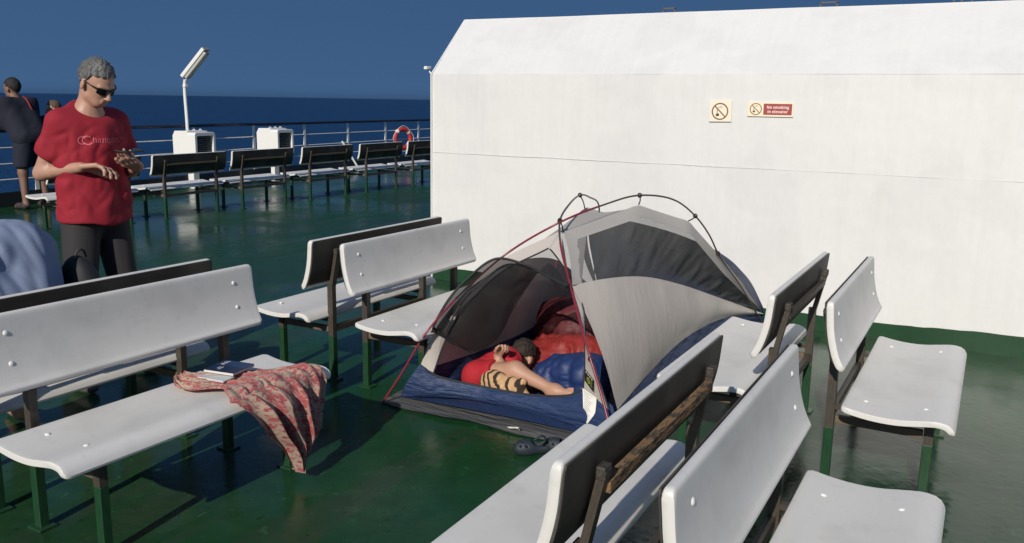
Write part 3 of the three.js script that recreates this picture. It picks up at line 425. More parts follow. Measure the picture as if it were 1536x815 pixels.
const camo = tex(256, 256, (u, v) => { const a = tfbm(u, v, 9, 9, 3, 701), b = tfbm(u, v, 11, 11, 3, 702); return a > 0.56 ? [0.06, 0.058, 0.028] : b > 0.55 ? [0.010, 0.012, 0.008] : a < 0.42 ? [0.055, 0.06, 0.03] : [0.022, 0.042, 0.016]; });
lump('camouflage_jacket', 'dark green camouflage jacket crumpled inside the tent', 'jacket', [[[-2.50, 0.06, -4.62], [0.09, 0.08, 0.14]], [[-2.53, 0.05, -4.46], [0.05, 0.05, 0.10]]], [-2.78, 0, -4.85], [-2.28, 0.34, -4.05], new THREE.MeshStandardMaterial({ map: camo, roughness: 0.85 }), 0.014, 21);

/* ---------------------------------------------------------------- people */
const skinTex = (r, g, b, s) => std(r, g, b, 0.5);
const skinMan = std(0.42, 0.235, 0.165, 0.5), skinKid = std(0.44, 0.245, 0.165, 0.55), skinDark = std(0.20, 0.11, 0.075, 0.6);
const clothNoise = (x, y, z, s, a = 1) => a * (0.55 * noise3(x * 7 + s, y * 5 + 0.4 * (x + z) * 9, z * 7) + 0.3 * noise3(x * 16, y * 10 + s + (z - x) * 9, z * 16));
/* head in its own frame: origin at the neck joint, face towards +x; returns { skin, hair } fields in the parent's space */
function headFields(pos, pitch, yaw, s, hairAmp, bald = 0) {
  const q = new THREE.Quaternion().setFromEuler(new THREE.Euler(0, yaw, -pitch, 'YZX')).invert(), v = V(0, 0, 0);
  const skull = uni(0.03, ell([-0.012, 0.115, 0], [0.098, 0.098, 0.079]), ell([0.035, 0.065, 0], [0.066, 0.095, 0.062]), ell([0.066, 0.000, 0], [0.030, 0.026, 0.032]), cap([0.02, 0.01, 0.045], [0.06, -0.006, 0.018], 0.020, 0.018), cap([0.02, 0.01, -0.045], [0.06, -0.006, -0.018], 0.020, 0.018));
  const nose = cap([0.098, 0.085, 0], [0.121, 0.050, 0], 0.009, 0.014), nostr = uni(0.008, ell([0.108, 0.043, 0.011], [0.010, 0.008, 0.009]), ell([0.108, 0.043, -0.011], [0.010, 0.008, 0.009])), brow = uni(0.015, cap([0.092, 0.098, 0.012], [0.078, 0.100, 0.045], 0.010, 0.009), cap([0.092, 0.098, -0.012], [0.078, 0.100, -0.045], 0.010, 0.009)), lips = uni(0.006, cap([0.099, 0.0255, 0.017], [0.099, 0.0255, -0.017], 0.0065, 0.0065), cap([0.097, 0.0145, 0.014], [0.097, 0.0145, -0.014], 0.0075, 0.0075));
  const ear = (z) => ell([-0.008, 0.070, z * 0.084], [0.020, 0.034, 0.010], [0, z * -0.35, 0.15]), e1 = ear(1), e2 = ear(-1), sock = uni(0.01, ell([0.100, 0.083, 0.030], [0.013, 0.010, 0.014]), ell([0.100, 0.083, -0.030], [0.013, 0.010, 0.014]));
  const local = (f) => (x, y, z) => { v.set(x - pos[0], y - pos[1], z - pos[2]).applyQuaternion(q).multiplyScalar(1 / s); return f(v.x, v.y, v.z) * s; };
  const face = (x, y, z) => { let d = smin(skull(x, y, z), nose(x, y, z), 0.014); d = smin(d, nostr(x, y, z), 0.008); d = smin(d, brow(x, y, z), 0.016); d = smin(d, lips(x, y, z), 0.006); d = smin(d, e1(x, y, z), 0.010); d = smin(d, e2(x, y, z), 0.010); return smax(d, -sock(x, y, z), 0.014); };
  const hair = (x, y, z) => { const d = skull(x, y, z) - 0.0075 - hairAmp * (noise3(x * 50, y * 50, z * 50) + 1.1 * noise3(x * 70, y * 70 , z * 190) + 0.6 * noise3(x * 150, y * 60, z * 260)); // hairline: above brow in front, over the ears, down to the nape
    const line = x > 0.03 ? 0.166 - 0.30 * Math.abs(z) * (1 - bald) + bald * 0.02 : x > -0.02 ? mix(0.085, 0.160, sstep(-0.005, 0.04, x)) : mix(0.020, 0.085, sstep(-0.09, -0.02, x)); return Math.max(d, (line - y) * 0.8); };
  return { skin: local(face), hair: local(hair), toWorld: (p) => V(...p).multiplyScalar(s).applyQuaternion(q.clone().invert()).add(V(...pos)).toArray() };
}
{ /* standing man in the red T-shirt */
  const t = thing('person', 'man standing in red T-shirt and sunglasses looking at a phone', 'person', [-4.43, 0, -3.10]); t.scale.set(0.985, 1.012, 0.985);
  const shR = [-0.01, 1.475, 0.178], elR = [-0.125, 1.205, 0.222], wrR = [0.125, 1.245, 0.150], shL = [0.01, 1.475, -0.178], elL = [0.03, 1.205, -0.235], wrL = [0.265, 1.240, -0.105];
  const torso = uni(0.09, cap([-0.01, 1.0, 0.055], [-0.01, 1.40, 0.07], 0.08, 0.078), cap([-0.01, 1.0, -0.055], [-0.01, 1.40, -0.07], 0.08, 0.078), cap([0.0, 1.05, 0], [0.0, 1.32, 0], 0.08, 0.075), cap([-0.005, 1.475, 0.15], [-0.005, 1.475, -0.15], 0.045, 0.045), cap([-0.005, 1.46, 0], [0.012, 1.545, 0], 0.075, 0.062));
  const legs = uni(0.05, cap([0, 0.93, 0.085], [0.03, 0.51, 0.15], 0.075, 0.055), cap([0.03, 0.51, 0.15], [-0.02, 0.10, 0.195], 0.062, 0.042), cap([0, 0.93, -0.085], [0.03, 0.51, -0.14], 0.075, 0.055), cap([0.03, 0.51, -0.14], [-0.01, 0.10, -0.20], 0.055, 0.042), cap([-0.01, 0.97, 0.05], [-0.01, 0.97, -0.05], 0.075, 0.075));
  const armR = uni(0.02, cap(shR, elR, 0.040, 0.040), cap(elR, wrR, 0.041, 0.028)), armL = uni(0.02, cap(shL, elL, 0.040, 0.040), cap(elL, wrL, 0.041, 0.028));
  const H = headFields([0.052, 1.622, 0], 0.55, 0.12, 0.97, 0.005), neck = cap([0.0, 1.50, 0], [0.052, 1.66, 0], 0.064, 0.056);
  const body = (x, y, z) => { let d = smin(torso(x, y, z), legs(x, y, z), 0.03); d = smin(d, armR(x, y, z), 0.03); d = smin(d, armL(x, y, z), 0.03); return smin(d, neck(x, y, z), 0.03); };
  const hR = hand(wrR, [0.115, 0.006, -0.085], [0.25, -0.75, 0.1], 1, 1.14, [0.30, 0.42, 0.5, 0.55]), hL = hand(wrL, [0.045, 0.035, 0.09], [-0.35, 0.85, -0.1], 1, 1.08, [0.30, 0.30, 0.32, 0.36], 0.03);
  const g = merge(nets(body, [-0.30, 0.06, -0.36], [0.36, 1.66, 0.36], 0.015), nets(uni(0.02, H.skin, neck), [-0.12, 1.50, -0.16], [0.28, 1.90, 0.16], 0.0055), nets(uni(0.012, hR, cap(elR, wrR, 0.041, 0.028)), [0.02, 1.12, -0.10], [0.34, 1.34, 0.26], 0.0045), nets(uni(0.012, hL, cap(elL, wrL, 0.041, 0.028)), [0.16, 1.15, -0.22], [0.42, 1.40, 0.04], 0.0045));
  mesh('body', g, skinMan, t);
  const hairT = tex(128, 128, (u, v) => { const k = tfbm(u, v, 40, 6, 3, 711); const c = mix(0.05, 0.24, k * k); return [c, c * 0.99, c * 0.97]; });
  const hg = nets(H.hair, [-0.15, 1.56, -0.16], [0.26, 1.93, 0.16], 0.0045); worldUV(hg, (x, y, z) => [(x + z) * 6, y * 3]); mesh('hair', hg, new THREE.MeshStandardMaterial({ map: hairT, roughness: 0.7 }), t);
  // T-shirt
  const slv = (a, b, len, r0, r1) => { const d = V(b[0] - a[0], b[1] - a[1], b[2] - a[2]).normalize(), e = V(...a).addScaledVector(d, len), c = cap(a, V(...a).addScaledVector(d, len + 0.1).toArray(), r0, r1); return (x, y, z) => smax(c(x, y, z), (x - e.x) * d.x + (y - e.y) * d.y + (z - e.z) * d.z, 0.012); };
  const sR = slv(shR, elR, 0.195, 0.066, 0.072), sL = slv(shL, elL, 0.175, 0.066, 0.072), tb = uni(0.10, cap([0.0, 0.85, 0.080], [0.0, 1.38, 0.096], 0.138, 0.110), cap([0.0, 0.85, -0.080], [0.0, 1.38, -0.096], 0.138, 0.110), cap([0.028, 0.95, 0], [0.04, 1.34, 0], 0.115, 0.11), cap([-0.005, 1.485, 0.14], [-0.005, 1.485, -0.14], 0.066, 0.066), cap([-0.012, 1.46, 0], [0.0, 1.535, 0], 0.098, 0.082));
  const shirt = (x, y, z) => { let d = smin(smin(tb(x, y, z), sR(x, y, z), 0.035), sL(x, y, z), 0.035) + clothNoise(x, y, z, 2, 0.011) + (0.009 * (1 - 2.2 * Math.abs(noise3(x * 6 + z * 5, y * 9 - z * 7 + x * 4, z * 5 + 3))) + 0.005 * (1 - 2.2 * Math.abs(noise3(x * 14 - z * 9, y * 17 + z * 12, z * 11 + 7)))) * sstep(1.52, 1.38, y) * sstep(0.90, 1.05, y); d = smax(d, 0.922 + 0.5 * z * z - y + 0.012 * noise3(x * 9, 1, z * 9), 0.010); return smax(d, (y - 1.565) * 0.8 + 0.55 * x, 0.014); };
  const sg = nets(shirt, [-0.34, 0.88, -0.40], [0.34, 1.62, 0.40], 0.0085);
  const sh = mesh('t_shirt', sg, std(0.275, 0.0085, 0.022, 0.85), t);
  { // faded print across the chest
    const pt = canvasTex(512, 128, (x, w, h) => { x.clearRect(0, 0, w, h); x.strokeStyle = x.fillStyle = 'rgba(225,120,130,0.72)'; x.lineWidth = 9; x.beginPath(); x.arc(52, 64, 32, 0.7, 5.6); x.stroke(); x.beginPath(); x.arc(92, 64, 36, 0.6, 5.7); x.stroke(); x.font = 'italic 66px serif'; x.fillText('hampion.', 124, 86); });
    const dg = new DecalGeometry(new THREE.Mesh(sg), V(0.14, 1.385, 0.0), new THREE.Euler(0, Math.PI / 2, 0), V(0.30, 0.078, 0.34)); const p = dg.attributes.position, n = dg.attributes.normal; for (let i = 0; i < p.count; i++) p.setXYZ(i, p.getX(i) + n.getX(i) * 0.0022, p.getY(i) + n.getY(i) * 0.0022, p.getZ(i) + n.getZ(i) * 0.0022);
    mesh('chest_print', dg, new THREE.MeshStandardMaterial({ map: pt, transparent: true, roughness: 0.85, polygonOffset: true, polygonOffsetFactor: -2 }), sh);
  }
  const tl = uni(0.045, cap([0, 0.93, 0.090], [0.03, 0.51, 0.15], 0.104, 0.084), cap([0.03, 0.51, 0.15], [-0.02, 0.10, 0.195], 0.088, 0.082), cap([0, 0.93, -0.090], [0.03, 0.51, -0.14], 0.104, 0.084), cap([0.03, 0.51, -0.14], [-0.01, 0.10, -0.20], 0.088, 0.082), cap([0, 0.99, 0.07], [0, 0.99, -0.07], 0.112, 0.112));
  const tr = (x, y, z) => smax(smax(tl(x, y, z) + clothNoise(x, y, z, 11, 0.012), y - 1.06, 0.01), 0.065 - y, 0.01); mesh('trousers', nets(tr, [-0.24, 0.03, -0.38], [0.24, 1.10, 0.38], 0.013), std(0.028, 0.026, 0.027, 0.85), t);
  for (const z of [0.195, -0.20]) { const f = uni(0.03, ell([-0.01, 0.05, z], [0.06, 0.052, 0.048]), ell([0.10, 0.040, z * 1.06], [0.095, 0.042, 0.05])), fn = (x, y, q) => smax(f(x, y, q), 0.004 - y, 0.006); mesh('shoe', nets(fn, [-0.10, 0, z - 0.09], [0.23, 0.13, z + 0.09], 0.009), std(0.10, 0.085, 0.07, 0.7), t); }
  // sunglasses
  const w = H.toWorld, gl = new THREE.Group(); gl.name = 'sunglasses'; t.add(gl);
  for (const s of [1, -1]) { const lens = grid(10, 6, (u, v) => { const a = mix(0.10, 1.0, u), rr = 0.072, yy = mix(-0.019, 0.017, v) * (1 - 0.35 * Math.abs(2 * u - 1) ** 3); return w([0.040 + Math.cos(a) * rr, 0.084 + yy - 0.004 * u, s * (0.004 + Math.sin(a) * rr * 0.98)]); }); mesh('lens', lens, phys(0.006, 0.006, 0.007, 0.12), gl);
    mesh('temple_arm', tube([w([0.085, 0.094, s * 0.060]), w([0.055, 0.096, s * 0.084]), w([0.0, 0.092, s * 0.088]), w([-0.022, 0.080, s * 0.086])], 0.0038, 20, 6), blackMat, gl); mesh('rim', tube([w([0.113, 0.099, s * 0.006]), w([0.106, 0.101, s * 0.030]), w([0.084, 0.097, s * 0.062])], 0.0042, 14, 6), blackMat, gl); }
  mesh('bridge', tube([w([0.113, 0.096, 0.01]), w([0.117, 0.094, 0]), w([0.113, 0.096, -0.01])], 0.004, 8, 6), blackMat, gl);
  const belt = null;
}
{ const t = thing('mobile_phone', 'black phone held by the man in the red T-shirt', 'phone', [-4.43 + 0.300, 1.349, -3.10 - 0.025]); t.rotation.set(0.0, 0.25, 0); const q = new THREE.Group();
  mesh('phone_case', (() => { const g = B(0, 0, 0, 0.075, 0.011, 0.148, 0.005); g.rotateZ(-0.12); return g; })(), blackMat, t); mesh('screen', (() => { const g = B(0, 0.0063, 0, 0.066, 0.0012, 0.136); g.rotateZ(-0.12); return g; })(), phys(0.01, 0.012, 0.016, 0.08), t); }

{ /* person in blue shirt, seated and bent forward on the seaward bench */
  const t = thing('person', 'seated person in pale blue shirt bent forward on bench', 'person', [-3.62, 0, -2.10]); // local: facing -x
  const cn = (x, y, z) => 0.008 * ((1 - 2.2 * Math.abs(noise3(x * 3 + z * 6 + y * 3, y * 2.5, z * 8 - x * 3 - y * 2))) + 0.7 * (1 - 2.2 * Math.abs(noise3(x * 9 + y * 5, y * 6 + 2, z * 17 + 3 - y * 4)))) + 0.005 * noise3(x * 17, y * 12, z * 17);
  const torso = uni(0.12, cap([0.0, 0.58, 0.06], [-0.14, 0.91, 0.08], 0.105, 0.10), cap([0.0, 0.58, -0.06], [-0.14, 0.91, -0.08], 0.105, 0.10), cap([-0.18, 0.92, 0.15], [-0.18, 0.92, -0.15], 0.07, 0.07));
  const legs = uni(0.05, cap([0.02, 0.535, 0.10], [-0.42, 0.54, 0.14], 0.088, 0.062), cap([-0.42, 0.52, 0.14], [-0.50, 0.09, -0.02], 0.060, 0.042), cap([0.02, 0.535, -0.10], [-0.42, 0.54, -0.16], 0.088, 0.062), cap([-0.42, 0.52, -0.16], [-0.55, 0.09, -0.33], 0.060, 0.042), cap([-0.50, 0.06, -0.02], [-0.68, 0.035, 0.02], 0.042, 0.026), cap([-0.55, 0.06, -0.33], [-0.74, 0.035, -0.37], 0.042, 0.026));
  const shR = [-0.17, 0.93, -0.20], shL = [-0.17, 0.93, 0.20], elR = [-0.33, 0.68, -0.26], elL = [-0.33, 0.68, 0.26], wrR = [-0.52, 0.62, -0.10], wrL = [-0.52, 0.62, 0.10];
  const arms = uni(0.03, cap(shR, elR, 0.045, 0.040), cap(elR, wrR, 0.040, 0.030), cap(shL, elL, 0.045, 0.040), cap(elL, wrL, 0.040, 0.030)), H = headFields([-0.27, 0.985, 0], 0.9, Math.PI, 1.1, 0.004), neck = cap([-0.18, 0.97, 0], [-0.29, 1.03, 0], 0.06, 0.058);
  const g = merge(nets(uni(0.04, torso, legs, arms, neck), [-0.85, 0.004, -0.45], [0.25, 1.12, 0.40], 0.017), nets(uni(0.02, H.skin, neck), [-0.60, 0.80, -0.14], [-0.10, 1.20, 0.14], 0.009), ...[[wrR, 1], [wrL, -1]].map(([q, s]) => nets(hand(q, [-0.5, -0.1, s * 0.5], [0, -1, 0], s, 1.05, 0.5), [q[0] - 0.24, q[1] - 0.16, q[2] - 0.2], [q[0] + 0.06, q[1] + 0.08, q[2] + 0.2], 0.007)));
  mesh('body', g, skinMan, t); mesh('hair', nets(H.hair, [-0.62, 0.80, -0.16], [-0.08, 1.24, 0.16], 0.010), std(0.05, 0.04, 0.03, 0.8), t);
  const sleeve = uni(0.04, cap(shR, elR, 0.082, 0.072), cap(shL, elL, 0.082, 0.072)), big = uni(0.12, cap([0.03, 0.50, 0.08], [-0.13, 0.94, 0.12], 0.165, 0.150), cap([0.03, 0.50, -0.08], [-0.13, 0.94, -0.12], 0.165, 0.150), cap([-0.17, 0.94, 0.17], [-0.17, 0.94, -0.17], 0.112, 0.112));
  mesh('shirt', nets((x, y, z) => smax(smin(big(x, y, z), sleeve(x, y, z), 0.05) + cn(x, y, z), 0.455 - y, 0.01), [-0.52, 0.42, -0.42], [0.27, 1.12, 0.42], 0.009), std(0.19, 0.235, 0.345, 0.9), t);
  const trf = uni(0.05, cap([0.02, 0.535, 0.10], [-0.42, 0.54, 0.14], 0.105, 0.085), cap([-0.42, 0.53, 0.14], [-0.46, 0.28, 0.06], 0.085, 0.09), cap([0.02, 0.535, -0.10], [-0.42, 0.54, -0.16], 0.105, 0.085), cap([-0.42, 0.53, -0.16], [-0.48, 0.28, -0.24], 0.085, 0.09)); mesh('shorts', nets((x, y, z) => smax(smax(trf(x, y, z) + clothNoise(x, y, z, 31, 0.012), 0.30 - y, 0.01), 0.455 - y - 3 * Math.max(0, -x - 0.22), 0.01), [-0.66, 0.26, -0.4], [0.2, 0.72, 0.32], 0.016), std(0.03, 0.032, 0.04, 0.85), t);
}
{ /* black backpack on the same bench */
  const t = thing('backpack', 'black backpack standing on bench beside the seated blue shirt', 'backpack', [-3.66, 0.437, -2.475]);
  const f = uni(0.05, ell([0, 0.20, 0], [0.12, 0.23, 0.085]), ell([-0.02, 0.36, 0.01], [0.09, 0.12, 0.065]), ell([0.09, 0.15, 0], [0.06, 0.12, 0.07]));
  mesh('bag_body', nets((x, y, z) => smax(f(x, y, z) + clothNoise(x, y, z, 41, 0.012), -y, 0.01), [-0.2, -0.02, -0.14], [0.22, 0.52, 0.14], 0.010), std(0.012, 0.012, 0.014, 0.7), t);
  mesh('carry_loop', tube([[-0.01, 0.465, -0.03], [0, 0.50, -0.012], [0.005, 0.505, 0.015], [0, 0.468, 0.04]], 0.006, 20, 6), std(0.04, 0.035, 0.03, 0.7), t); mesh('shoulder_strap', tube([[-0.06, 0.44, 0.03], [-0.135, 0.33, 0.045], [-0.125, 0.15, 0.05], [-0.09, 0.05, 0.05]], 0.014, 24, 6), blackMat, t);
}
function railPerson(label, pos, o) {
  const t = thing('person', label, 'person', pos, o.turn || 0); const s = o.s || 1; t.scale.setScalar(s); // local: facing -x, leaning on the rail
  const hipX = 0.12, chX = -0.10, cy = 1.30, sy = 1.42;
  const torso = uni(0.10, cap([0.07, 1.0, 0.055], [chX - 0.01, cy, 0.08], 0.085, 0.09), cap([0.07, 1.0, -0.055], [chX - 0.01, cy, -0.08], 0.085, 0.09), cap([chX - 0.03, sy, 0.15], [chX - 0.03, sy, -0.15], 0.075, 0.075));
  const legs = uni(0.04, cap([hipX - 0.01, 0.91, 0.09], [0.10, 0.50, 0.13], 0.085, 0.062), cap([0.10, 0.50, 0.13], [0.14, 0.08, 0.15], 0.062, 0.04), cap([hipX - 0.01, 0.91, -0.09], [0.10, 0.50, -0.13], 0.085, 0.062), cap([0.10, 0.50, -0.13], [0.14, 0.08, -0.15], 0.062, 0.04), cap([0.15, 0.05, 0.15], [-0.04, 0.035, 0.17], 0.042, 0.034), cap([0.15, 0.05, -0.15], [-0.04, 0.035, -0.17], 0.042, 0.034));
  const sh = [[chX - 0.03, sy, 0.19], [chX - 0.03, sy, -0.19]], el = [[-0.14, 1.14, 0.225], [-0.14, 1.14, -0.225]], wr = [[-0.40, 1.145, 0.14], [-0.40, 1.145, -0.14]];
  const arms = uni(0.03, ...[0, 1].flatMap((i) => [cap(sh[i], el[i], 0.036, 0.026), cap(el[i], wr[i], 0.028, 0.028)])), neck = cap([chX - 0.02, sy, 0], [chX - 0.07, sy + 0.14, 0], 0.065, 0.06), H = headFields([chX - 0.06, sy + 0.10, 0], 0.15, Math.PI + (o.look || 0), 1.1, 0.003);
  mesh('body', merge(nets(uni(0.04, torso, legs, arms, neck), [-0.52, 0.0, -0.42], [0.32, 1.6, 0.42], 0.02), nets(uni(0.02, H.skin, neck), [chX - 0.28, sy - 0.02, -0.18], [chX + 0.12, sy + 0.36, 0.18], 0.011), ...wr.map((q, i) => nets(hand(q, [-0.6, 0.0, i ? 0.4 : -0.4], [0, -1, 0], i ? 1 : -1, 1.05, 0.5), [q[0] - 0.22, q[1] - 0.16, q[2] - 0.18], [q[0] + 0.05, q[1] + 0.08, q[2] + 0.18], 0.009))), o.skin, t);
  mesh('hair', nets(H.hair, [chX - 0.30, sy + 0.05, -0.18], [chX + 0.14, sy + 0.42, 0.18], 0.012), o.hair, t);
  const top = uni(0.10, cap([hipX, 0.96, 0.09], [chX, cy, 0.11], 0.15, 0.14), cap([hipX, 0.96, -0.09], [chX, cy, -0.11], 0.15, 0.14), cap([chX - 0.03, sy, 0.15], [chX - 0.03, sy, -0.15], 0.09, 0.09), ...[0, 1].map((i) => cap(sh[i], [mix(sh[i][0], el[i][0], 0.6), mix(sh[i][1], el[i][1], 0.6), mix(sh[i][2], el[i][2], 0.6)], 0.075, 0.075)), ...(o.long ? [0, 1].flatMap((i) => [cap(sh[i], el[i], 0.072, 0.062), cap(el[i], wr[i], 0.060, 0.046)]) : []));
  mesh('shirt', nets((x, y, z) => smax(smax(top(x, y, z) + clothNoise(x, y, z, 51, 0.012), 0.83 - y, 0.01), y - sy - 0.085, 0.02), [-0.50, 0.8, -0.45], [0.35, 1.58, 0.45], 0.016), o.top, t);
  if (o.stripe) for (const y of [1.395, 1.435]) { const r = new THREE.TorusGeometry(1, 0.035, 6, 40); r.scale(0.142, 0.262, 0.25); r.rotateX(Math.PI / 2); r.translate(chX - 0.018, y, 0); mesh('collar_stripe', r, o.stripe, t); }
  if (o.strap) mesh('bag_strap', tube([[chX - 0.06, 1.51, -0.09], [chX + 0.07, 1.47, -0.09], [0.055, 1.28, -0.12], [0.14, 1.05, -0.15]], 0.014, 30, 6), o.strap, t);
  const sho = uni(0.05, cap([hipX, 0.95, 0.09], [0.105, 0.60, 0.13], 0.135, 0.115), cap([hipX, 0.95, -0.09], [0.105, 0.60, -0.13], 0.135, 0.115)); mesh('shorts', nets((x, y, z) => smax(smax(sho(x, y, z) + clothNoise(x, y, z, 61, 0.01), 0.56 - y, 0.01), y - 0.93, 0.01), [-0.15, 0.52, -0.36], [0.36, 1.0, 0.36], 0.018), o.bottom, t);
  for (const z of [0.16, -0.16]) { const f = uni(0.03, ell([0.13, 0.05, z], [0.06, 0.055, 0.05]), ell([0.02, 0.04, z], [0.10, 0.045, 0.05])); mesh('shoe', nets((x, y, q) => smax(f(x, y, q), 0.004 - y, 0.006), [-0.12, 0, z - 0.1], [0.24, 0.14, z + 0.1], 0.012), std(0.04, 0.03, 0.03, 0.7), t); }
}
{
  const r1 = onRail(-7.55), r2 = onRail(-8.25);
  railPerson('person in dark navy top and shorts leaning on the railing', [r1.x + 0.42, 0, -7.58], { s: 1.06, long: true, skin: skinDark, hair: std(0.012, 0.010, 0.010, 0.8), top: std(0.008, 0.010, 0.022, 0.9), bottom: std(0.010, 0.013, 0.028, 0.9), strap: std(0.22, 0.012, 0.016, 0.7), look: 0.2 });
  railPerson('short haired person with white striped dark collar at the railing', [r2.x + 0.46, 0, -8.18], { s: 0.88, long: true, skin: skinMan, hair: std(0.10, 0.06, 0.035, 0.8), top: std(0.012, 0.012, 0.016, 0.9), bottom: std(0.05, 0.05, 0.06, 0.9), stripe: std(0.55, 0.55, 0.55, 0.7), look: 1.0 });
}
{ /* child lying in the tent door: head inside, one knee bent, bare foot at the sill */
  const t = thing('person', 'child in red clothes lying in tent doorway, one knee bent', 'person', [-2.35, 0.03, -4.15]);
  const L = (x, y, z) => [x + 2.35, y - 0.03, z + 4.15];
  const hip = L(-2.45, 0.105, -4.04), knee = L(-2.195, 0.185, -4.02), ank = L(-1.935, 0.118, -4.00), toe = L(-1.845, 0.125, -3.985), hip2 = L(-2.44, 0.10, -4.15), knee2 = L(-2.22, 0.075, -4.17), ank2 = L(-2.06, 0.07, -4.27), chest = L(-2.39, 0.145, -4.24), sh = L(-2.325, 0.165, -4.23), sh2 = L(-2.46, 0.13, -4.29), el = L(-2.305, 0.135, -4.10), wr = L(-2.350, 0.225, -4.085), el2 = L(-2.53, 0.08, -4.22), wr2 = L(-2.50, 0.07, -4.11), nk = L(-2.37, 0.125, -4.34);
  const f = uni(0.04, cap(hip, knee, 0.068, 0.048), cap(knee, ank, 0.047, 0.027), cap(ank, toe, 0.029, 0.021), cap(L(-1.955, 0.105, -4.0), ank, 0.03, 0.028), cap(hip2, knee2, 0.066, 0.046), cap(knee2, ank2, 0.044, 0.027), cap(ank2, L(-1.99, 0.065, -4.30), 0.028, 0.02), cap(L(-2.44, 0.11, -4.10), chest, 0.082, 0.088), cap(sh, el, 0.036, 0.031), cap(el, wr, 0.031, 0.022), cap(sh2, el2, 0.036, 0.031), cap(el2, wr2, 0.03, 0.022), cap(chest, nk, 0.06, 0.045));
  const H = headFields(L(-2.36, 0.095, -4.335), 0.85, 1.45, 0.84, 0.006), toes = uni(0.004, ...[0, 1, 2, 3, 4].map((i) => cap([toe[0] - 0.012, toe[1] - 0.016 + 0.009 * i, toe[2] + 0.016 - 0.007 * i], [toe[0] + 0.014 - 0.003 * Math.abs(i - 3), toe[1] - 0.010 + 0.009 * i, toe[2] + 0.016 - 0.007 * i], 0.009, 0.008)));
  const hd = hand(wr, [0.05, 0.10, -0.01], [0.8, -0.1, 0.45], -1, 0.78, [1.05, 1.1, 1.1, 1.1]), hd2 = hand(wr2, [0.10, 0, -0.05], [0, -1, 0], 1, 0.75, 0.5);
  const g = merge(nets(f, [-0.36, 0.006, -0.46], [0.58, 0.32, 0.28], 0.010), nets(uni(0.02, H.skin), [-0.22, 0.004, -0.46], [0.20, 0.34, -0.08], 0.008), nets(uni(0.008, hd, cap(el, wr, 0.031, 0.022)), [wr[0] - 0.08, wr[1] - 0.05, wr[2] - 0.09], [wr[0] + 0.13, wr[1] + 0.13, wr[2] + 0.1], 0.004), nets(hd2, [wr2[0] - 0.06, wr2[1] - 0.09, wr2[2] - 0.14], [wr2[0] + 0.18, wr2[1] + 0.07, wr2[2] + 0.1], 0.006), nets(uni(0.01, toes, cap(ank, toe, 0.029, 0.021)), [toe[0] - 0.06, toe[1] - 0.05, toe[2] - 0.05], [toe[0] + 0.05, toe[1] + 0.06, toe[2] + 0.05], 0.004));
  mesh('body', g, skinKid, t); mesh('hair', nets(H.hair, [-0.24, 0.0, -0.5], [0.22, 0.4, -0.06], 0.008), std(0.022, 0.015, 0.011, 0.8), t);
  const red = std(0.40, 0.012, 0.022, 0.8), cut = (fn, c, d, len) => (x, y, z) => smax(fn(x, y, z), (x - c[0]) * d[0] + (y - c[1]) * d[1] + (z - c[2]) * d[2] - len, 0.01), dir = (a, b) => V(b[0] - a[0], b[1] - a[1], b[2] - a[2]).normalize().toArray();
  const tee = uni(0.04, cap(L(-2.43, 0.11, -4.12), chest, 0.097, 0.102), cut(cap(sh, el, 0.056, 0.054), sh, dir(sh, el), 0.075), cut(cap(sh2, el2, 0.056, 0.054), sh2, dir(sh2, el2), 0.1)), tcut = dir(chest, nk);
  mesh('t_shirt', nets((x, y, z) => smax(cut(tee, chest, tcut, 0.075)(x, y, z) + clothNoise(x * 1.6, y * 1.6, z * 1.6, 71, 0.010) + 0.004 * (1 - 2.2 * Math.abs(noise3(x * 16, y * 16, z * 22))), 0.004 - y, 0.006), [-0.30, 0, -0.34], [0.18, 0.3, 0.2], 0.007), red, t);
  const sho = uni(0.03, cut(cap(hip, knee, 0.084, 0.072), hip, dir(hip, knee), 0.13), cut(cap(hip2, knee2, 0.082, 0.070), hip2, dir(hip2, knee2), 0.14), cap(L(-2.455, 0.105, -4.05), L(-2.44, 0.105, -4.12), 0.092, 0.092)); mesh('shorts', nets((x, y, z) => smax(sho(x, y, z) + clothNoise(x * 1.6, y * 1.6, z * 1.6, 81, 0.009), 0.004 - y, 0.006), [-0.26, 0, -0.3], [0.24, 0.3, 0.26], 0.008), std(0.38, 0.011, 0.02, 0.8), t);
}
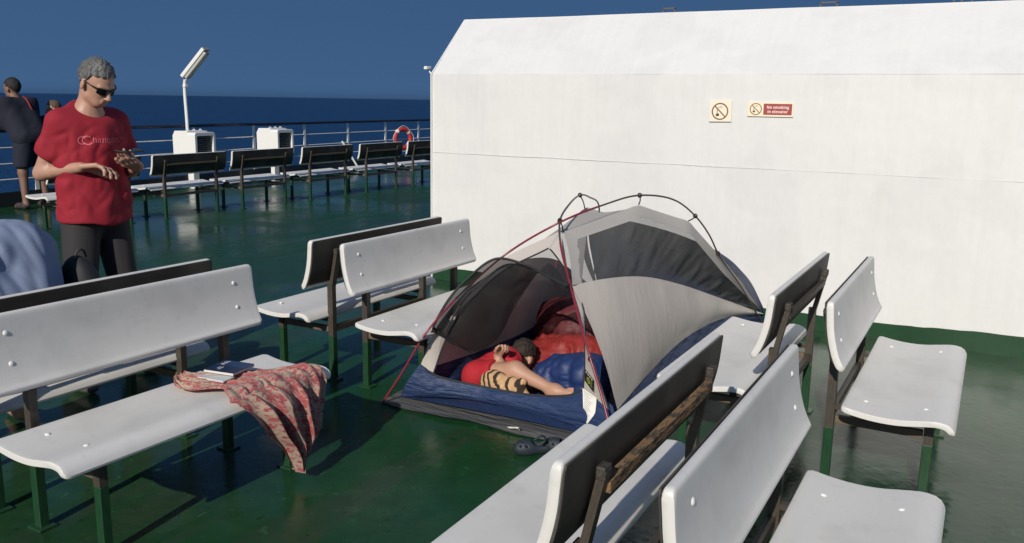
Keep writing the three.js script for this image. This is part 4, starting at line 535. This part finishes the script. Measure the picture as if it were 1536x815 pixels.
{ /* tiger-striped soft toy leaning on the child */
  const tt = tex(256, 256, (u, v) => { const s = Math.sin((v * 7 + 0.9 * tfbm(u, v, 6, 6, 3, 721) + 0.35 * Math.sin(u * 12.5)) * 6.2832), f = tfbm(u, v, 60, 60, 2, 722); const b = sstep(0.15, 0.55, s); return [mix(0.50, 0.03, b) * (0.75 + 0.5 * f), mix(0.31, 0.02, b) * (0.75 + 0.5 * f), mix(0.16, 0.012, b) * (0.75 + 0.5 * f)]; });
  const t = thing('soft_toy', 'tiger striped soft toy propped beside the child in the tent', 'soft toy', [-2.23, 0.03, -3.968]); t.scale.setScalar(1.22);
  const f = uni(0.03, ell([-0.055, 0.065, 0], [0.075, 0.062, 0.05]), ell([0.045, 0.058, 0.004], [0.050, 0.055, 0.045]), cap([0.09, 0.05, 0.01], [0.125, 0.03, 0.02], 0.026, 0.024), cap([-0.02, 0.09, 0.02], [0.02, 0.025, 0.030], 0.028, 0.024), cap([0.07, 0.08, 0.02], [0.10, 0.105, 0.01], 0.018, 0.014));
  const g = nets((x, y, z) => smax(f(x, y, z) + 0.003 * noise3(x * 60, y * 60, z * 60), 0.002 - y, 0.004), [-0.16, 0, -0.08], [0.17, 0.15, 0.1], 0.006); worldUV(g, (x, y, z) => [(y + z) * 4, x * 3.2]); mesh('striped_body', g, new THREE.MeshStandardMaterial({ map: tt, roughness: 0.95 }), t);
  mesh('white_paw', nets(ell([0.135, 0.024, 0.024], [0.022, 0.022, 0.024]), [0.1, -0.01, -0.02], [0.17, 0.06, 0.06], 0.006), std(0.62, 0.58, 0.52, 0.95), t);
}
/* ---------------------------------------------------------------- small things */
{ /* clog shoe on deck */
  const t = thing('clog_shoe', 'dark grey clog with round holes lying on deck beside groundsheet', 'shoe', [-1.775, 0, -3.455], 0.75); t.scale.setScalar(0.82); // toe towards -x
  const out = uni(0.03, ell([-0.055, 0.035, 0], [0.075, 0.052, 0.050]), ell([0.07, 0.028, 0], [0.065, 0.038, 0.040]), ell([0, 0.028, 0], [0.08, 0.034, 0.040])), inn = uni(0.02, ell([0.065, 0.058, 0], [0.058, 0.044, 0.031]), ell([0.0, 0.052, 0], [0.06, 0.030, 0.032]));
  let f = (x, y, z) => smax(smax(out(x, y, z), -inn(x, y, z), 0.008), 0.004 - y, 0.004); const holes = []; for (const [x, z] of [[-0.105, 0.0], [-0.09, 0.028], [-0.09, -0.028], [-0.065, 0.012], [-0.065, -0.014], [-0.055, 0.036], [-0.055, -0.036]]) holes.push(cap([x, 0.045, z], [x - 0.02, 0.12, z * 1.6], 0.0065, 0.0065));
  mesh('clog_body', nets((x, y, z) => { let d = f(x, y, z); for (const h of holes) d = Math.max(d, -h(x, y, z)); return d; }, [-0.145, 0, -0.065], [0.15, 0.10, 0.065], 0.004), std(0.016, 0.024, 0.032, 0.6), t);
  mesh('heel_strap', tube([[0.01, 0.062, 0.040], [0.05, 0.085, 0.040], [0.06, 0.09, 0], [0.05, 0.085, -0.040], [0.01, 0.062, -0.040]], 0.007, 30, 6), std(0.016, 0.024, 0.032, 0.6), t);
}
{ const t = thing('clog_shoe', 'second dark clog half hidden behind the rusty barred bench', 'shoe', [-1.655, 0, -3.53], 0.2); t.scale.setScalar(0.82); const src = scene.getObjectByName('clog_shoe'); for (const c of src.children) t.add(c.clone()); }
/* patterned cloth over the bench end */
{
  const pt = tex(1024, 1024, (u, v) => { // faded red paisley on beige
    const a = tfbm(u, v, 10, 10, 4, 731), b = tfbm(u, v, 22, 22, 3, 732), c = tfbm(u, v, 7, 7, 3, 733), l = Math.abs(Math.sin((a * 5.5 + b * 1.2) * 6.2832)), red = sstep(0.47, 0.55, c * 0.45 + b * 0.55) * 0.85 + 0.9 * sstep(0.80, 0.93, l) * sstep(0.40, 0.52, c), dk = sstep(0.62, 0.70, b) * 0.25, k = clamp(red, 0, 1), f = 0.85 + 0.3 * tfbm(u, v, 120, 120, 2, 734);
    return [mix(0.40, 0.37, k) * (1 - dk) * f, mix(0.295, 0.060, k) * (1 - dk) * f, mix(0.225, 0.072, k) * (1 - dk) * f];
  });
  const mat = new THREE.MeshPhysicalMaterial({ map: pt, roughness: 0.9, side: THREE.DoubleSide, transmission: 0.08 });
  const seatTop = (x) => { const c = new THREE.CatmullRomCurve3(seatC.map((p) => V(p[0], p[1], 0)), false, 'centripetal'); return c; };
  const prof = (s) => { // path of the cloth across the seat (s = 0 at the back edge) and down over its front
    const P = [[-2.99, 0.452], [-2.92, 0.440], [-2.84, 0.434], [-2.76, 0.436], [-2.68, 0.448], [-2.61, 0.456], [-2.565, 0.440], [-2.545, 0.40], [-2.535, 0.33], [-2.53, 0.22], [-2.53, 0.05]]; return P; };
  const pc = curve(prof().map(([x, y]) => [x, y, 0])), LT = pc.getLength();
  const g = grid(90, 110, (u, v) => { // u across (z), v along the path
    const s = v, q = pc.getPointAt(clamp(s, 0, 1)), hang = sstep(0.50, 0.62, s);
    // outline: narrow tongue at the back, wide over the edge, pointed tip below
    const zl = s < 0.52 ? mix(-2.40, -2.36, s / 0.52) + 0.04 * Math.sin(s * 14) : mix(-2.345, -2.63, Math.pow((s - 0.52) / 0.48, 0.95)), zr = s < 0.30 ? mix(-2.47, -2.76, sstep(0.0, 0.30, s)) : s < 0.60 ? mix(-2.76, -2.86, sstep(0.30, 0.50, s)) : s < 0.84 ? mix(-2.86, -2.81, (s - 0.60) / 0.24) : mix(-2.81, -2.645, (s - 0.84) / 0.16);
    const z = mix(zl, zr, u), fold = (1 - 2 * Math.abs(Math.sin(u * 13 + 1.6 * s + 0.9 * noise3(u * 3, s * 3, 5)))) * 0.6 + 0.25 * Math.sin(u * 38 - 4 * s + 2 * noise3(u * 5, s * 2, 8)), n = noise3(u * 7, s * 9, 2);
    const amp = mix(0.012, 0.034, hang) * sstep(0.0, 0.06, Math.min(u, 1 - u) + 0.03), w = amp * (fold + 0.5 * n);
    return [q.x + hang * (w + 0.028 + 0.018 * Math.sin(u * 5)), q.y + (1 - hang) * (Math.abs(w) * 1.5 + 0.004) , z + 0.010 * noise3(u * 4, s * 12, 3)];
  }, (u, v) => [u * 3.3, v * 6.0]);
  tag(mesh('patterned_cloth', g, mat), 'crumpled red and beige patterned cloth hanging over the bench edge', 'cloth');
}
{ /* booklets on the cloth */
  const cov = canvasTex(256, 200, (x, w, h) => { x.fillStyle = '#1d2a44'; x.fillRect(0, 0, w, h); x.fillStyle = '#2c3c5c'; x.fillRect(0, 0, w * 0.48, h); x.fillStyle = '#c9ced6'; for (let i = 0; i < 5; i++) x.fillRect(22 + i * 18, 148 + (i % 2) * 8, 12, 24); x.fillRect(150, 120, 64, 8); x.fillRect(150, 138, 46, 8); });
  const t = thing('booklet', 'dark blue booklet lying on the patterned cloth', 'booklet', [-2.865, 0.462, -2.60], 0.16);
  mesh('pages', B(0, 0.006, 0, 0.155, 0.010, 0.150, 0.002), std(0.6, 0.58, 0.54, 0.8), t); const c = new THREE.PlaneGeometry(0.152, 0.158); c.rotateX(-Math.PI / 2); c.rotateY(-Math.PI / 2); c.translate(0, 0.0135, 0); mesh('cover', c, new THREE.MeshStandardMaterial({ map: cov, roughness: 0.35 }), t);
  const t2 = thing('leaflet', 'pale leaflet sticking out from under the dark blue booklet', 'leaflet', [-2.872, 0.448, -2.505], 0.10); mesh('leaflet_sheet', B(0, 0.005, 0, 0.19, 0.008, 0.07, 0.002), std(0.55, 0.56, 0.55, 0.6), t2);
}
renderer.render(scene, camera);
